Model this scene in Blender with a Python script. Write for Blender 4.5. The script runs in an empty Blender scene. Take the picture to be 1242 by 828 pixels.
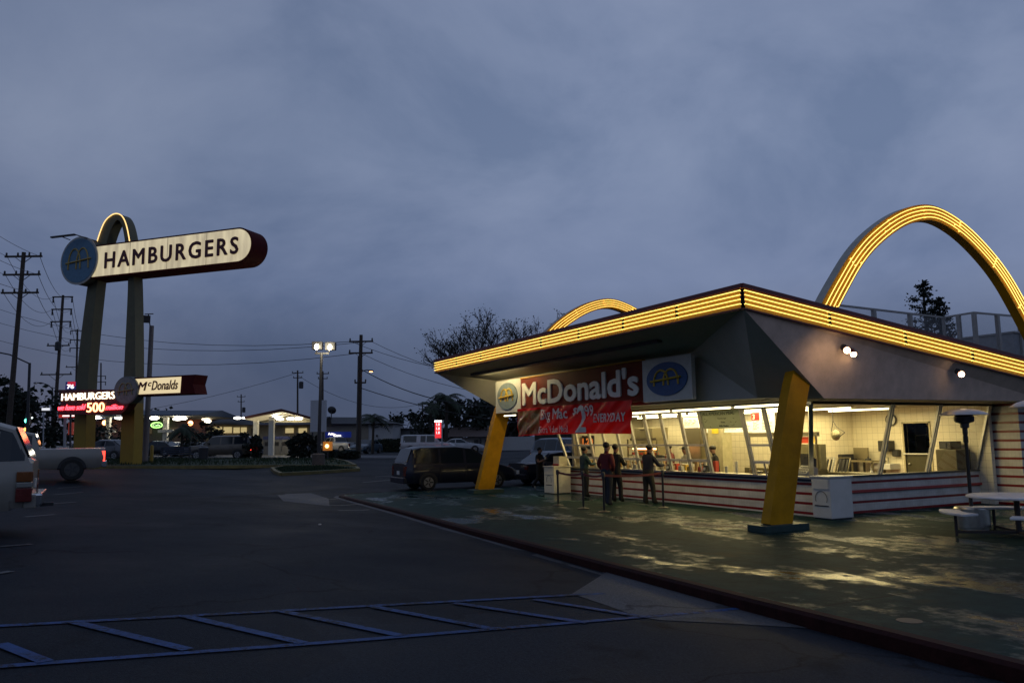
import bpy, bmesh, math, random
from mathutils import Vector, Matrix
R_ = math.radians
random.seed(7)
SC = bpy.context.scene
COL = SC.collection

# ------------------------------------------------------------------ camera
FPX, PITCH, ROLL, YAW = 955.7, 0.12354, 0.012856, R_(152.033)
CAM = Vector((13.81, -15.55, 1.95))
cp, sp, cr, sr = math.cos(PITCH), math.sin(PITCH), math.cos(ROLL), math.sin(ROLL)
FW = Vector((math.cos(YAW)*cp, math.sin(YAW)*cp, sp))
R0 = Vector((math.sin(YAW), -math.cos(YAW), 0)); U0 = R0.cross(FW)
RT = R0*cr - U0*sr; UP = R0*sr + U0*cr
cd = bpy.data.cameras.new('camera'); cam = bpy.data.objects.new('camera', cd); COL.objects.link(cam)
cam.matrix_world = Matrix(((RT.x, UP.x, -FW.x, CAM.x), (RT.y, UP.y, -FW.y, CAM.y), (RT.z, UP.z, -FW.z, CAM.z), (0, 0, 0, 1)))
cd.sensor_width = 36; cd.lens = FPX/1242*36; cd.clip_end = 5000; cd.clip_start = .05
SC.camera = cam

# ------------------------------------------------------------------ view, sky, sun (dusk, overcast)
SC.view_settings.view_transform = 'Standard'; SC.view_settings.look = 'None'
SC.view_settings.exposure = 0; SC.view_settings.gamma = 1; SC.view_settings.use_curve_mapping = False
w = bpy.data.worlds.new('World'); SC.world = w; w.use_nodes = True
nt = w.node_tree; N = nt.nodes; K = nt.links
bg = N['Background']; bg.inputs[1].default_value = 0.1
sky = N.new('ShaderNodeTexSky'); sky.sky_type = 'NISHITA'; sky.sun_disc = False
SUN_EL, SUN_AZ = R_(2), R_(250)
sky.sun_elevation = SUN_EL; sky.sun_rotation = SUN_AZ
tc = N.new('ShaderNodeTexCoord')
mp = N.new('ShaderNodeMapping'); mp.inputs['Scale'].default_value = (1.5, 1.5, 2.6); mp.inputs['Rotation'].default_value = (.25, -.15, .6)
n1 = N.new('ShaderNodeTexNoise'); n1.inputs['Scale'].default_value = 1.9; n1.inputs['Detail'].default_value = 9; n1.inputs['Roughness'].default_value = .55; n1.inputs['Distortion'].default_value = .35
K.new(tc.outputs['Generated'], mp.inputs[0]); K.new(mp.outputs[0], n1.inputs[0])
rp = N.new('ShaderNodeValToRGB')
els = rp.color_ramp.elements
els[0].position = .36; els[0].color = (1.52, 2.02, 3.25, 1)
els[1].position = .66; els[1].color = (2.48, 2.98, 4.30, 1)
e = els.new(.5); e.color = (2.05, 2.55, 3.85, 1)
K.new(n1.outputs[0], rp.inputs[0])
# slow change with height: dimmer overhead, faintly mauve near the horizon
sx = N.new('ShaderNodeSeparateXYZ'); K.new(tc.outputs['Generated'], sx.inputs[0])
rz = N.new('ShaderNodeValToRGB'); rz.color_ramp.elements[0].position = 0.0; rz.color_ramp.elements[0].color = (.34, .36, .40, 1)
rz.color_ramp.elements[1].position = .9; rz.color_ramp.elements[1].color = (.62, .66, .74, 1)
e2 = rz.color_ramp.elements.new(.10); e2.color = (.45, .48, .54, 1); e4 = rz.color_ramp.elements.new(.19); e4.color = (.78, .81, .88, 1)
e3 = rz.color_ramp.elements.new(.34); e3.color = (.93, .95, .97, 1)
K.new(sx.outputs[2], rz.inputs[0])
mu = N.new('ShaderNodeMix'); mu.data_type = 'RGBA'; mu.blend_type = 'MULTIPLY'; mu.inputs[0].default_value = 1
K.new(rp.outputs[0], mu.inputs[6]); K.new(rz.outputs[0], mu.inputs[7])
mx = N.new('ShaderNodeMix'); mx.data_type = 'RGBA'; mx.inputs[0].default_value = .985
K.new(sky.outputs[0], mx.inputs[6]); az = N.new('ShaderNodeVectorMath'); az.operation = 'DOT_PRODUCT'; az.inputs[1].default_value = (-.469, -.883, 0); K.new(tc.outputs['Generated'], az.inputs[0])
am = N.new('ShaderNodeMapRange'); am.inputs[1].default_value = -.1; am.inputs[2].default_value = .6; am.inputs[3].default_value = 1.06; am.inputs[4].default_value = .86; K.new(az.outputs['Value'], am.inputs[0])
av = N.new('ShaderNodeVectorMath'); av.operation = 'SCALE'; K.new(mu.outputs[2], av.inputs[0]); K.new(am.outputs[0], av.inputs['Scale'])
K.new(av.outputs[0], mx.inputs[7])
K.new(mx.outputs[2], bg.inputs[0])
sl = bpy.data.lights.new('sun', 'SUN'); sl.energy = .03; sl.angle = R_(25); sl.color = (.8, .88, 1)
so = bpy.data.objects.new('sun', sl); COL.objects.link(so); so.rotation_euler = (R_(60), 0, R_(40))
SC.cycles.use_denoising = True
SC.cycles.max_bounces = 8; SC.cycles.transparent_max_bounces = 24
SC.cycles.sample_clamp_indirect = 4; SC.cycles.sample_clamp_direct = 0
SC.cycles.caustics_reflective = False; SC.cycles.caustics_refractive = False

# ------------------------------------------------------------------ where a pixel of the photograph lies in the place
def ray(px, py): return FW + RT*((px-621)/FPX) - UP*((py-414)/FPX)
def gz(px, py, z=0.0):
    d = ray(px, py); return CAM + d*((z-CAM.z)/d.z)
def gx(px, py, x):
    d = ray(px, py); return CAM + d*((x-CAM.x)/d.x)
def gy(px, py, y):
    d = ray(px, py); return CAM + d*((y-CAM.y)/d.y)
def at(px, py, D):
    d = ray(px, py); return CAM + d*(D/(d.x*math.cos(YAW)+d.y*math.sin(YAW)))
def hit(px, py, P, n):
    d = ray(px, py); return CAM + d*((P-CAM).dot(n)/d.dot(n))
def cl(v, a, b): return max(a, min(b, v))
def G(x, y):
    z = -.135 - .005*cl(x, -20, 12) + .064*cl(-8.35-y, 0, 9) + .035*cl(-17-x, 0, 20)
    return z if z < .7 else .7 + .15*(1-math.exp(-(z-.7)/.15))
def gnd(px, py, dz=0.0):
    z = 0.0
    for _ in range(40):
        p = gz(px, py, z+dz); z = .5*z + .5*G(p.x, p.y)
    return gz(px, py, z+dz)
def ground_at(px, D):
    p = at(px, 540, D); return Vector((p.x, p.y, G(p.x, p.y)))

# ------------------------------------------------------------------ materials
MATS = {}
def mat(name, col, rough=.6, metal=0., var=.12, vs=6., bump=0., bs=40., emit=None, es=0., spec=.5, dirt=0., coat=0.):
    if name in MATS: return MATS[name]
    m = bpy.data.materials.new(name); m.use_nodes = True
    t = m.node_tree; n = t.nodes; k = t.links; b = n['Principled BSDF']
    b.inputs['Roughness'].default_value = rough; b.inputs['Metallic'].default_value = metal
    b.inputs['Specular IOR Level'].default_value = spec
    if coat: b.inputs['Coat Weight'].default_value = coat; b.inputs['Coat Roughness'].default_value = .06
    tcn = n.new('ShaderNodeTexCoord')
    if var > 0:
        no = n.new('ShaderNodeTexNoise'); no.inputs['Scale'].default_value = vs; no.inputs['Detail'].default_value = 6; no.inputs['Roughness'].default_value = .65
        k.new(tcn.outputs['Object'], no.inputs[0])
        r = n.new('ShaderNodeValToRGB'); r.color_ramp.elements[0].position = .3; r.color_ramp.elements[1].position = .7
        a = 1-var*1.5; c = 1+var
        r.color_ramp.elements[0].color = (col[0]*a, col[1]*a, col[2]*a*.97, 1)
        r.color_ramp.elements[1].color = (min(1, col[0]*c), min(1, col[1]*c), min(1, col[2]*c), 1)
        k.new(no.outputs[0], r.inputs[0]); k.new(r.outputs[0], b.inputs['Base Color'])
        rr = n.new('ShaderNodeMapRange'); rr.inputs[3].default_value = max(.02, rough-.1); rr.inputs[4].default_value = min(1, rough+.12)
        k.new(no.outputs[0], rr.inputs[0]); k.new(rr.outputs[0], b.inputs['Roughness'])
    else:
        b.inputs['Base Color'].default_value = (*col, 1)
    if bump:
        nb = n.new('ShaderNodeTexNoise'); nb.inputs['Scale'].default_value = bs; nb.inputs['Detail'].default_value = 5
        k.new(tcn.outputs['Object'], nb.inputs[0])
        bn = n.new('ShaderNodeBump'); bn.inputs['Strength'].default_value = bump; bn.inputs['Distance'].default_value = .02
        k.new(nb.outputs[0], bn.inputs['Height']); k.new(bn.outputs[0], b.inputs['Normal'])
    if emit:
        b.inputs['Emission Color'].default_value = (*emit, 1); b.inputs['Emission Strength'].default_value = es
    MATS[name] = m; return m
def glass(name='window_glass', tint=(1, 1, 1), refl=.08):
    if name in MATS: return MATS[name]
    m = bpy.data.materials.new(name); m.use_nodes = True
    t = m.node_tree; n = t.nodes; k = t.links; n.remove(n['Principled BSDF'])
    tr = n.new('ShaderNodeBsdfTransparent'); tr.inputs[0].default_value = (*tint, 1)
    gl = n.new('ShaderNodeBsdfGlossy'); gl.inputs['Roughness'].default_value = .02
    lw = n.new('ShaderNodeLayerWeight'); lw.inputs[0].default_value = .5
    fr = n.new('ShaderNodeMath'); fr.operation = 'POWER'; fr.inputs[1].default_value = 4; k.new(lw.outputs['Facing'], fr.inputs[0])
    no = n.new('ShaderNodeTexNoise'); no.inputs['Scale'].default_value = 5; no.inputs['Detail'].default_value = 6
    mm = n.new('ShaderNodeMath'); mm.operation = 'MULTIPLY_ADD'; mm.inputs[1].default_value = .06; 
    k.new(no.outputs[0], mm.inputs[0]); k.new(fr.outputs[0], mm.inputs[2])
    mi = n.new('ShaderNodeMixShader'); k.new(mm.outputs[0], mi.inputs[0]); k.new(tr.outputs[0], mi.inputs[1]); k.new(gl.outputs[0], mi.inputs[2])
    k.new(mi.outputs[0], n['Material Output'].inputs[0]); MATS[name] = m; return m
def lamp(name, col, s): return mat(name, col, .4, var=0, emit=col, es=s)

# ------------------------------------------------------------------ mesh building
WM = {}
class MB:
    def __init__(s): s.v = []; s.f = []; s.mi = []
    def add(s, vs, fs, mi=0):
        o = len(s.v); s.v += [Vector(v) for v in vs]; s.f += [[i+o for i in f] for f in fs]; s.mi += [mi]*len(fs); return s
    def box(s, a, b, mi=0):
        x0, y0, z0 = a; x1, y1, z1 = b
        return s.add([(x0,y0,z0),(x1,y0,z0),(x1,y1,z0),(x0,y1,z0),(x0,y0,z1),(x1,y0,z1),(x1,y1,z1),(x0,y1,z1)],
                     [(0,3,2,1),(4,5,6,7),(0,1,5,4),(1,2,6,5),(2,3,7,6),(3,0,4,7)], mi)
    def obox(s, c, ax, ay, az, hx, hy, hz, mi=0):
        c = Vector(c); ax, ay, az = Vector(ax)*hx, Vector(ay)*hy, Vector(az)*hz
        vs = [c+ax*i+ay*j+az*k for k in (-1, 1) for i, j in ((-1,-1),(1,-1),(1,1),(-1,1))]
        return s.add(vs, [(0,3,2,1),(4,5,6,7),(0,1,5,4),(1,2,6,5),(2,3,7,6),(3,0,4,7)], mi)
    def bar(s, p, q, wx, wy, up=(0,0,1), mi=0):
        p, q = Vector(p), Vector(q); d = (q-p); L = d.length; d.normalize()
        sx_ = d.cross(Vector(up)); sx_ = Vector((1,0,0)) if sx_.length < 1e-4 else sx_.normalized(); sy_ = sx_.cross(d)
        return s.obox((p+q)/2, sx_, sy_, d, wx/2, wy/2, L/2, mi)
    def prism(s, pts, off, mi=0):
        off = Vector(off); n = len(pts); pts = [Vector(p) for p in pts]
        return s.add(pts+[p+off for p in pts], [list(range(n))[::-1], [i+n for i in range(n)]]+[(i, (i+1)%n, (i+1)%n+n, i+n) for i in range(n)], mi)
    def tube(s, pts, r, n=8, cap=True, mi=0):
        pts = [Vector(p) for p in pts]; rs = r if isinstance(r, (list, tuple)) else [r]*len(pts)
        rings = []; ref = None
        for i, p in enumerate(pts):
            d = (pts[min(i+1, len(pts)-1)]-pts[max(i-1, 0)])
            d = d.normalized() if d.length > 1e-9 else Vector((0,0,1))
            if ref is None: ref = Vector((1,0,0)) if abs(d.x) < .8 else Vector((0,1,0))
            a = (ref-d*ref.dot(d)).normalized(); ref = a; b = d.cross(a)
            rings.append([p+(a*math.cos(2*math.pi*k/n)+b*math.sin(2*math.pi*k/n))*rs[i] for k in range(n)])
        vs = [v for rg in rings for v in rg]; fs = []
        for i in range(len(pts)-1):
            for k in range(n): fs.append((i*n+k, i*n+(k+1)%n, (i+1)*n+(k+1)%n, (i+1)*n+k))
        if cap: fs += [tuple(range(n))[::-1], tuple((len(pts)-1)*n+k for k in range(n))]
        return s.add(vs, fs, mi)
    def cyl(s, p, q, r, n=16, mi=0): return s.tube([p, q], r, n, True, mi)
    def lathe(s, prof, c=(0,0,0), n=24, mi=0):
        c = Vector(c); vs = [c+Vector((r*math.cos(2*math.pi*k/n), r*math.sin(2*math.pi*k/n), z)) for r, z in prof for k in range(n)]
        fs = [(i*n+k, i*n+(k+1)%n, (i+1)*n+(k+1)%n, (i+1)*n+k) for i in range(len(prof)-1) for k in range(n)]
        fs += [tuple(range(n))[::-1], tuple((len(prof)-1)*n+k for k in range(n))]
        return s.add(vs, fs, mi)
    def loft(s, rings, mi=0, caps=True):
        n = len(rings[0]); vs = [v for r in rings for v in r]; fs = []
        for i in range(len(rings)-1):
            for k in range(n): fs.append((i*n+k, i*n+(k+1)%n, (i+1)*n+(k+1)%n, (i+1)*n+k))
        if caps: fs += [tuple(range(n))[::-1], tuple((len(rings)-1)*n+k for k in range(n))]
        return s.add(vs, fs, mi)
    def ball(s, c, rx, ry=None, rz=None, n=10, m=7, mi=0):
        ry = ry or rx; rz = rz or rx; c = Vector(c)
        prof = [(math.sin(math.pi*i/m), -math.cos(math.pi*i/m)) for i in range(m+1)]
        vs = [c+Vector((rx*max(r,.001)*math.cos(2*math.pi*k/n), ry*max(r,.001)*math.sin(2*math.pi*k/n), rz*z)) for r, z in prof for k in range(n)]
        fs = [(i*n+k, i*n+(k+1)%n, (i+1)*n+(k+1)%n, (i+1)*n+k) for i in range(m) for k in range(n)]
        return s.add(vs, fs, mi)
    def merge(s, o, M=None, mi=None):
        off = len(s.v); s.v += [(M @ v if M else v.copy()) for v in o.v]; s.f += [[i+off for i in f] for f in o.f]
        s.mi += o.mi if mi is None else [mi]*len(o.f); return s
    def build(s, name, m, parent=None, smooth=False, bevel=0., **tags):
        vs = s.v
        if parent is not None:
            inv = WM[parent].inverted(); vs = [inv @ v for v in vs]; M = Matrix()
        else:
            xs = [v.x for v in vs]; ys = [v.y for v in vs]; zs = [v.z for v in vs]
            o = Vector(((min(xs)+max(xs))/2, (min(ys)+max(ys))/2, min(zs))); vs = [v-o for v in vs]; M = Matrix.Translation(o)
        me = bpy.data.meshes.new(name); me.from_pydata([tuple(v) for v in vs], [], s.f)
        for mm in (m if isinstance(m, (list, tuple)) else [m]): me.materials.append(mm)
        me.polygons.foreach_set('material_index', s.mi)
        me.validate(); me.update()
        bm = bmesh.new(); bm.from_mesh(me); bmesh.ops.recalc_face_normals(bm, faces=bm.faces)
        if bevel:
            es = [e for e in bm.edges if len(e.link_faces) == 2 and e.calc_face_angle(0) > .6]
            bmesh.ops.bevel(bm, geom=es, offset=bevel, segments=2, affect='EDGES', profile=.6)
        bm.to_mesh(me); bm.free()
        if smooth:
            me.shade_smooth(); me.set_sharp_from_angle(angle=R_(smooth if smooth > 1 else 40))
        ob = bpy.data.objects.new(name, me); COL.objects.link(ob)
        if parent is not None: ob.parent = parent; WM[ob] = WM[parent].copy()
        else: ob.location = o; WM[ob] = M
        tag(ob, **tags); return ob
def tag(o, label=None, cat=None, group=None, kind=None):
    if label: o['label'] = label
    if cat: o['category'] = cat
    if group: o['group'] = group
    if kind: o['kind'] = kind
    return o
def thing(name, loc, label, cat, group=None):
    o = bpy.data.objects.new(name, None); COL.objects.link(o); o.location = loc; o.empty_display_size = .3
    WM[o] = Matrix.Translation(Vector(loc)); return tag(o, label, cat, group)
def place(o, loc, rz=0.):
    o.location = loc; o.rotation_euler = (0, 0, rz); return o
def dup(o, loc=None, rz=None, label=None, group=None, parent=None):
    c = o.copy(); COL.objects.link(c)
    if parent is not None: c.parent = parent
    if loc is not None: c.location = loc
    if rz is not None: c.rotation_euler = (0, 0, rz)
    if label: c['label'] = label
    if group: c['group'] = group
    for ch in list(o.children): dup(ch, parent=c)
    return c
def lettering(body, P, xd, zd, height, width=None, depth=.02, bold=.0, shear=0., mb=None, mi=0, align='LEFT', spacing=1., fat=0.):
    """text standing in the plane (xd, zd) with its lower left corner at P; front faces xd x zd"""
    cu = bpy.data.curves.new('t', 'FONT'); cu.body = body; cu.size = 1; cu.offset = bold; cu.extrude = .5; cu.shear = shear
    cu.align_x = 'LEFT'; cu.space_character = spacing; cu.resolution_u = 3
    ob = bpy.data.objects.new('t', cu); COL.objects.link(ob); bpy.context.view_layer.update()
    me = bpy.data.meshes.new_from_object(ob.evaluated_get(bpy.context.evaluated_depsgraph_get()))
    vs = [v.co.copy() for v in me.vertices]; fs = [list(p.vertices) for p in me.polygons]
    bpy.data.objects.remove(ob); bpy.data.curves.remove(cu); bpy.data.meshes.remove(me)
    x0, x1 = min(v.x for v in vs), max(v.x for v in vs); y0, y1 = min(v.y for v in vs), max(v.y for v in vs)
    if fat:
        n_ = len(vs); base = list(vs); vs = []; f0 = list(fs); fs = []
        for j, (ox, oz) in enumerate(((0,0),(-1,0),(1,0),(0,-1),(0,1),(-.7,-.7),(.7,.7),(-.7,.7),(.7,-.7))):
            vs += [Vector((v.x+ox*fat, v.y+oz*fat, v.z+j*.05)) for v in base]; fs += [[i+j*n_ for i in f] for f in f0]
        x0 -= fat; x1 += fat; y0 -= fat; y1 += fat
    k = height/(y1-y0); kx = (width/(x1-x0)) if width else k
    xd = Vector(xd).normalized(); zd = Vector(zd).normalized(); nd = xd.cross(zd); P = Vector(P)
    if align == 'CENTER': P = P - xd*kx*(x1-x0)/2
    mb = mb or MB()
    mb.add([P+xd*((v.x-x0)*kx)+zd*((v.y-y0)*k)+nd*((v.z+.5)*depth) for v in vs], fs, mi); return mb
# ------------------------------------------------------------------ materials of the place
WHITE = mat('white_paint', (.60, .60, .58), .45, var=.06, vs=3)
STUCCO = mat('grey_stucco', (.64, .47, .38), .85, var=.13, vs=2.5, bump=.25, bs=60)
SOFF = mat('soffit_paint', (.50, .48, .42), .8, var=.06, vs=2, bump=.1, bs=40)
YEL = mat('yellow_paint', (.50, .235, .003), .5, spec=.18, var=.2, vs=1.6, bump=.2, bs=30)
RED = mat('red_paint', (.42, .018, .02), .4, var=.15, vs=4)
MAROON = mat('maroon_trim', (.13, .02, .022), .5, var=.15)
STEEL = mat('brushed_steel', (.55, .54, .50), .3, 1., var=.1, vs=9)
ALU = mat('aluminium_frame', (.62, .60, .55), .38, .55, var=.08)
BLACK = mat('black_paint', (.018, .018, .02), .4, var=.2)
DARK = mat('dark_metal', (.04, .04, .045), .5, .3, var=.2)
GREEN_D = mat('dark_green_plinth', (.02, .05, .045), .5, var=.25)
BLUE = mat('sign_blue', (.03, .10, .26), .5, var=.12, vs=5)
TILE = mat('wall_tile', (.80, .77, .66), .35, var=.04, vs=3)
WOOD = mat('pole_wood', (.06, .045, .035), .85, var=.3, vs=7, bump=.4, bs=20)
NEON_Y = lamp('neon_yellow', (1, .69, .15), 2.3)
TUBE_W = lamp('fluorescent_tube', (1, .89, .52), 5.5)
GLASS = glass()
YFACE = mat('yellow_fascia', (.50, .27, .012), .5, var=.08, vs=5)

def nmix(m, fn): fn(m.node_tree, m.node_tree.nodes, m.node_tree.links, m.node_tree.nodes['Principled BSDF']); return m
def asphalt(name, c0, c1, ra, rb):
    m = bpy.data.materials.new(name); m.use_nodes = True
    def f(t, n, k, b):
        tcn = n.new('ShaderNodeTexCoord')
        a = n.new('ShaderNodeTexNoise'); a.inputs['Scale'].default_value = .35; a.inputs['Detail'].default_value = 8; a.inputs['Roughness'].default_value = .6
        g = n.new('ShaderNodeTexNoise'); g.inputs['Scale'].default_value = 38; g.inputs['Detail'].default_value = 6; g.inputs['Roughness'].default_value = .8
        vo = n.new('ShaderNodeTexVoronoi'); vo.inputs['Scale'].default_value = 90
        st = n.new('ShaderNodeTexNoise'); st.inputs['Scale'].default_value = 1.1; st.inputs['Detail'].default_value = 4
        for q in (a, g, vo, st): k.new(tcn.outputs['Object'], q.inputs['Vector'])
        r = n.new('ShaderNodeValToRGB'); r.color_ramp.elements[0].position = .32; r.color_ramp.elements[1].position = .72
        r.color_ramp.elements[0].color = (*c0, 1); r.color_ramp.elements[1].color = (*c1, 1); k.new(a.outputs[0], r.inputs[0])
        mm = n.new('ShaderNodeMix'); mm.data_type = 'RGBA'; mm.blend_type = 'MULTIPLY'; mm.inputs[0].default_value = .7
        r2 = n.new('ShaderNodeValToRGB'); r2.color_ramp.elements[0].position = .34; r2.color_ramp.elements[1].position = .74
        r2.color_ramp.elements[0].color = (.25, .25, .25, 1); r2.color_ramp.elements[1].color = (2.4, 2.4, 2.4, 1)
        k.new(g.outputs[0], r2.inputs[0]); k.new(r.outputs[0], mm.inputs[6]); k.new(r2.outputs[0], mm.inputs[7]); 
        # oil stains with soft edges
        r3 = n.new('ShaderNodeValToRGB'); r3.color_ramp.elements[0].position = .62; r3.color_ramp.elements[1].position = .74
        r3.color_ramp.elements[0].color = (1, 1, 1, 1); r3.color_ramp.elements[1].color = (.45, .45, .45, 1); k.new(st.outputs[0], r3.inputs[0])
        m2 = n.new('ShaderNodeMix'); m2.data_type = 'RGBA'; m2.blend_type = 'MULTIPLY'; m2.inputs[0].default_value = 1
        k.new(mm.outputs[2], m2.inputs[6]); k.new(r3.outputs[0], m2.inputs[7]); # crack network and paler patched areas
        wp = n.new('ShaderNodeTexNoise'); wp.inputs['Scale'].default_value = .9; wp.inputs['Detail'].default_value = 7; k.new(tcn.outputs['Object'], wp.inputs['Vector'])
        vm = n.new('ShaderNodeVectorMath'); vm.operation = 'MULTIPLY_ADD'; vm.inputs[1].default_value = (1.6, 1.6, 0); k.new(wp.outputs['Color'], vm.inputs[0]); k.new(tcn.outputs['Object'], vm.inputs[2])
        cr_ = n.new('ShaderNodeTexVoronoi'); cr_.feature = 'DISTANCE_TO_EDGE'; cr_.inputs['Scale'].default_value = .16; k.new(vm.outputs[0], cr_.inputs['Vector'])
        r4 = n.new('ShaderNodeValToRGB'); r4.color_ramp.elements[0].position = .0015; r4.color_ramp.elements[0].color = (.35,.35,.35,1); r4.color_ramp.elements[1].position = .006; r4.color_ramp.elements[1].color = (1,1,1,1); k.new(cr_.outputs[0], r4.inputs[0])
        m3 = n.new('ShaderNodeMix'); m3.data_type = 'RGBA'; m3.blend_type = 'MULTIPLY'; m3.inputs[0].default_value = 1; k.new(m2.outputs[2], m3.inputs[6]); k.new(r4.outputs[0], m3.inputs[7])
        pt = n.new('ShaderNodeTexVoronoi'); pt.inputs['Scale'].default_value = .10; pt.distance = 'CHEBYCHEV'; k.new(tcn.outputs['Object'], pt.inputs['Vector'])
        r5 = n.new('ShaderNodeSeparateColor'); k.new(pt.outputs['Color'], r5.inputs[0]); mr = n.new('ShaderNodeMapRange'); mr.inputs[3].default_value = .78; mr.inputs[4].default_value = 1.3; k.new(r5.outputs[0], mr.inputs[0])
        m4 = n.new('ShaderNodeVectorMath'); m4.operation = 'SCALE'; k.new(m3.outputs[2], m4.inputs[0]); k.new(mr.outputs[0], m4.inputs['Scale']); k.new(m4.outputs[0], b.inputs['Base Color'])
        ro = n.new('ShaderNodeMapRange'); ro.inputs[1].default_value = .35; ro.inputs[2].default_value = .68; ro.inputs[3].default_value = ra; ro.inputs[4].default_value = rb
        k.new(a.outputs[0], ro.inputs[0]); k.new(ro.outputs[0], b.inputs['Roughness'])
        bu = n.new('ShaderNodeBump'); bu.inputs['Strength'].default_value = .6; bu.inputs['Distance'].default_value = .008
        ad = n.new('ShaderNodeMath'); k.new(g.outputs[0], ad.inputs[0]); k.new(vo.outputs[0], ad.inputs[1]); k.new(ad.outputs[0], bu.inputs['Height']); k.new(bu.outputs[0], b.inputs['Normal'])
        b.inputs['Specular IOR Level'].default_value = .10
    return nmix(m, f)
ASPH = asphalt('asphalt', (.0115, .0145, .0190), (.0210, .0250, .0315), .6, .8)
CONC = asphalt('pale_concrete', (.060, .061, .065), (.095, .097, .103), .5, .75)
def patio_mat():
    m = bpy.data.materials.new('wet_green_patio'); m.use_nodes = True
    def f(t, n, k, b):
        tcn = n.new('ShaderNodeTexCoord')
        mp = n.new('ShaderNodeMapping'); mp.inputs['Rotation'].default_value = (0, 0, R_(62)); mp.inputs['Scale'].default_value = (.55, 1.25, 1)
        k.new(tcn.outputs['Object'], mp.inputs[0])
        a = n.new('ShaderNodeTexNoise'); a.inputs['Scale'].default_value = .55; a.inputs['Detail'].default_value = 8; a.inputs['Roughness'].default_value = .55; a.inputs['Distortion'].default_value = .5
        k.new(mp.outputs[0], a.inputs['Vector'])
        g = n.new('ShaderNodeTexNoise'); g.inputs['Scale'].default_value = 3; g.inputs['Detail'].default_value = 9; g.inputs['Roughness'].default_value = .7
        h = n.new('ShaderNodeTexNoise'); h.inputs['Scale'].default_value = 45; h.inputs['Detail'].default_value = 4
        k.new(tcn.outputs['Object'], g.inputs['Vector']); k.new(tcn.outputs['Object'], h.inputs['Vector'])
        r = n.new('ShaderNodeValToRGB'); E = r.color_ramp.elements
        E[0].position = .3; E[0].position = .36; E[0].color = (.0020, .0190, .0200, 1); E[1].position = .66; E[1].color = (.013, .048, .040, 1)
        k.new(g.outputs[0], r.inputs[0])
        # worn patches where bare concrete shows
        r2 = n.new('ShaderNodeValToRGB'); r2.color_ramp.elements[0].position = .60; r2.color_ramp.elements[1].position = .70
        wn = n.new('ShaderNodeTexNoise'); wn.inputs['Scale'].default_value = 1.1; wn.inputs['Detail'].default_value = 8; k.new(tcn.outputs['Object'], wn.inputs['Vector'])
        k.new(wn.outputs[0], r2.inputs[0])
        mi = n.new('ShaderNodeMix'); mi.data_type = 'RGBA'; k.new(r2.outputs[0], mi.inputs[0]); k.new(r.outputs[0], mi.inputs[6]); mi.inputs[7].default_value = (.024, .034, .022, 1)
        # saw-cut joints every 3 m
        br = n.new('ShaderNodeTexBrick'); br.offset = 0; br.inputs['Scale'].default_value = 1; br.inputs['Brick Width'].default_value = 3.05; br.inputs['Row Height'].default_value = 3.05
        br.inputs['Mortar Size'].default_value = .014; br.inputs['Color1'].default_value = (1, 1, 1, 1); br.inputs['Color2'].default_value = (.9, .9, .9, 1); br.inputs['Mortar'].default_value = (.25, .25, .25, 1)
        k.new(tcn.outputs['Object'], br.inputs['Vector'])
        m2 = n.new('ShaderNodeMix'); m2.data_type = 'RGBA'; m2.blend_type = 'MULTIPLY'; m2.inputs[0].default_value = 1
        k.new(mi.outputs[2], m2.inputs[6]); k.new(br.outputs[0], m2.inputs[7]); k.new(m2.outputs[2], b.inputs['Base Color'])
        mk = n.new('ShaderNodeMath'); mk.operation = 'MULTIPLY_ADD'; mk.inputs[1].default_value = .42; k.new(g.outputs[0], mk.inputs[0]); k.new(a.outputs[0], mk.inputs[2])
        # puddles: standing water is smooth, the rest a damp brushed slab
        pu = n.new('ShaderNodeValToRGB'); pu.color_ramp.elements[0].position = .72; pu.color_ramp.elements[1].position = .83
        k.new(mk.outputs[0], pu.inputs[0])
        ro = n.new('ShaderNodeMapRange'); ro.inputs[3].default_value = .62; ro.inputs[4].default_value = .17; k.new(pu.outputs[0], ro.inputs[0])
        sp_ = n.new('ShaderNodeMapRange'); sp_.inputs[3].default_value = .07; sp_.inputs[4].default_value = .30; k.new(pu.outputs[0], sp_.inputs[0]); k.new(sp_.outputs[0], b.inputs['Specular IOR Level'])
        k.new(ro.outputs[0], b.inputs['Roughness'])
        bs = n.new('ShaderNodeMapRange'); bs.inputs[3].default_value = .55; bs.inputs[4].default_value = .12; k.new(pu.outputs[0], bs.inputs[0])
        bu = n.new('ShaderNodeBump'); bu.inputs['Distance'].default_value = .012; k.new(bs.outputs[0], bu.inputs['Strength'])
        ad = n.new('ShaderNodeMath'); k.new(h.outputs[0], ad.inputs[0]); k.new(g.outputs[0], ad.inputs[1]); k.new(ad.outputs[0], bu.inputs['Height']); k.new(bu.outputs[0], b.inputs['Normal'])
    return nmix(m, f)
PATIO = patio_mat()
PAINT_B = mat('blue_marking', (.032, .078, .21), .6, spec=.15, var=.28, vs=9, bump=.3, bs=60)
PAINT_W = mat('white_marking', (.09, .095, .10), .5, var=.3, vs=9, bump=.3, bs=60)
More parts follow.
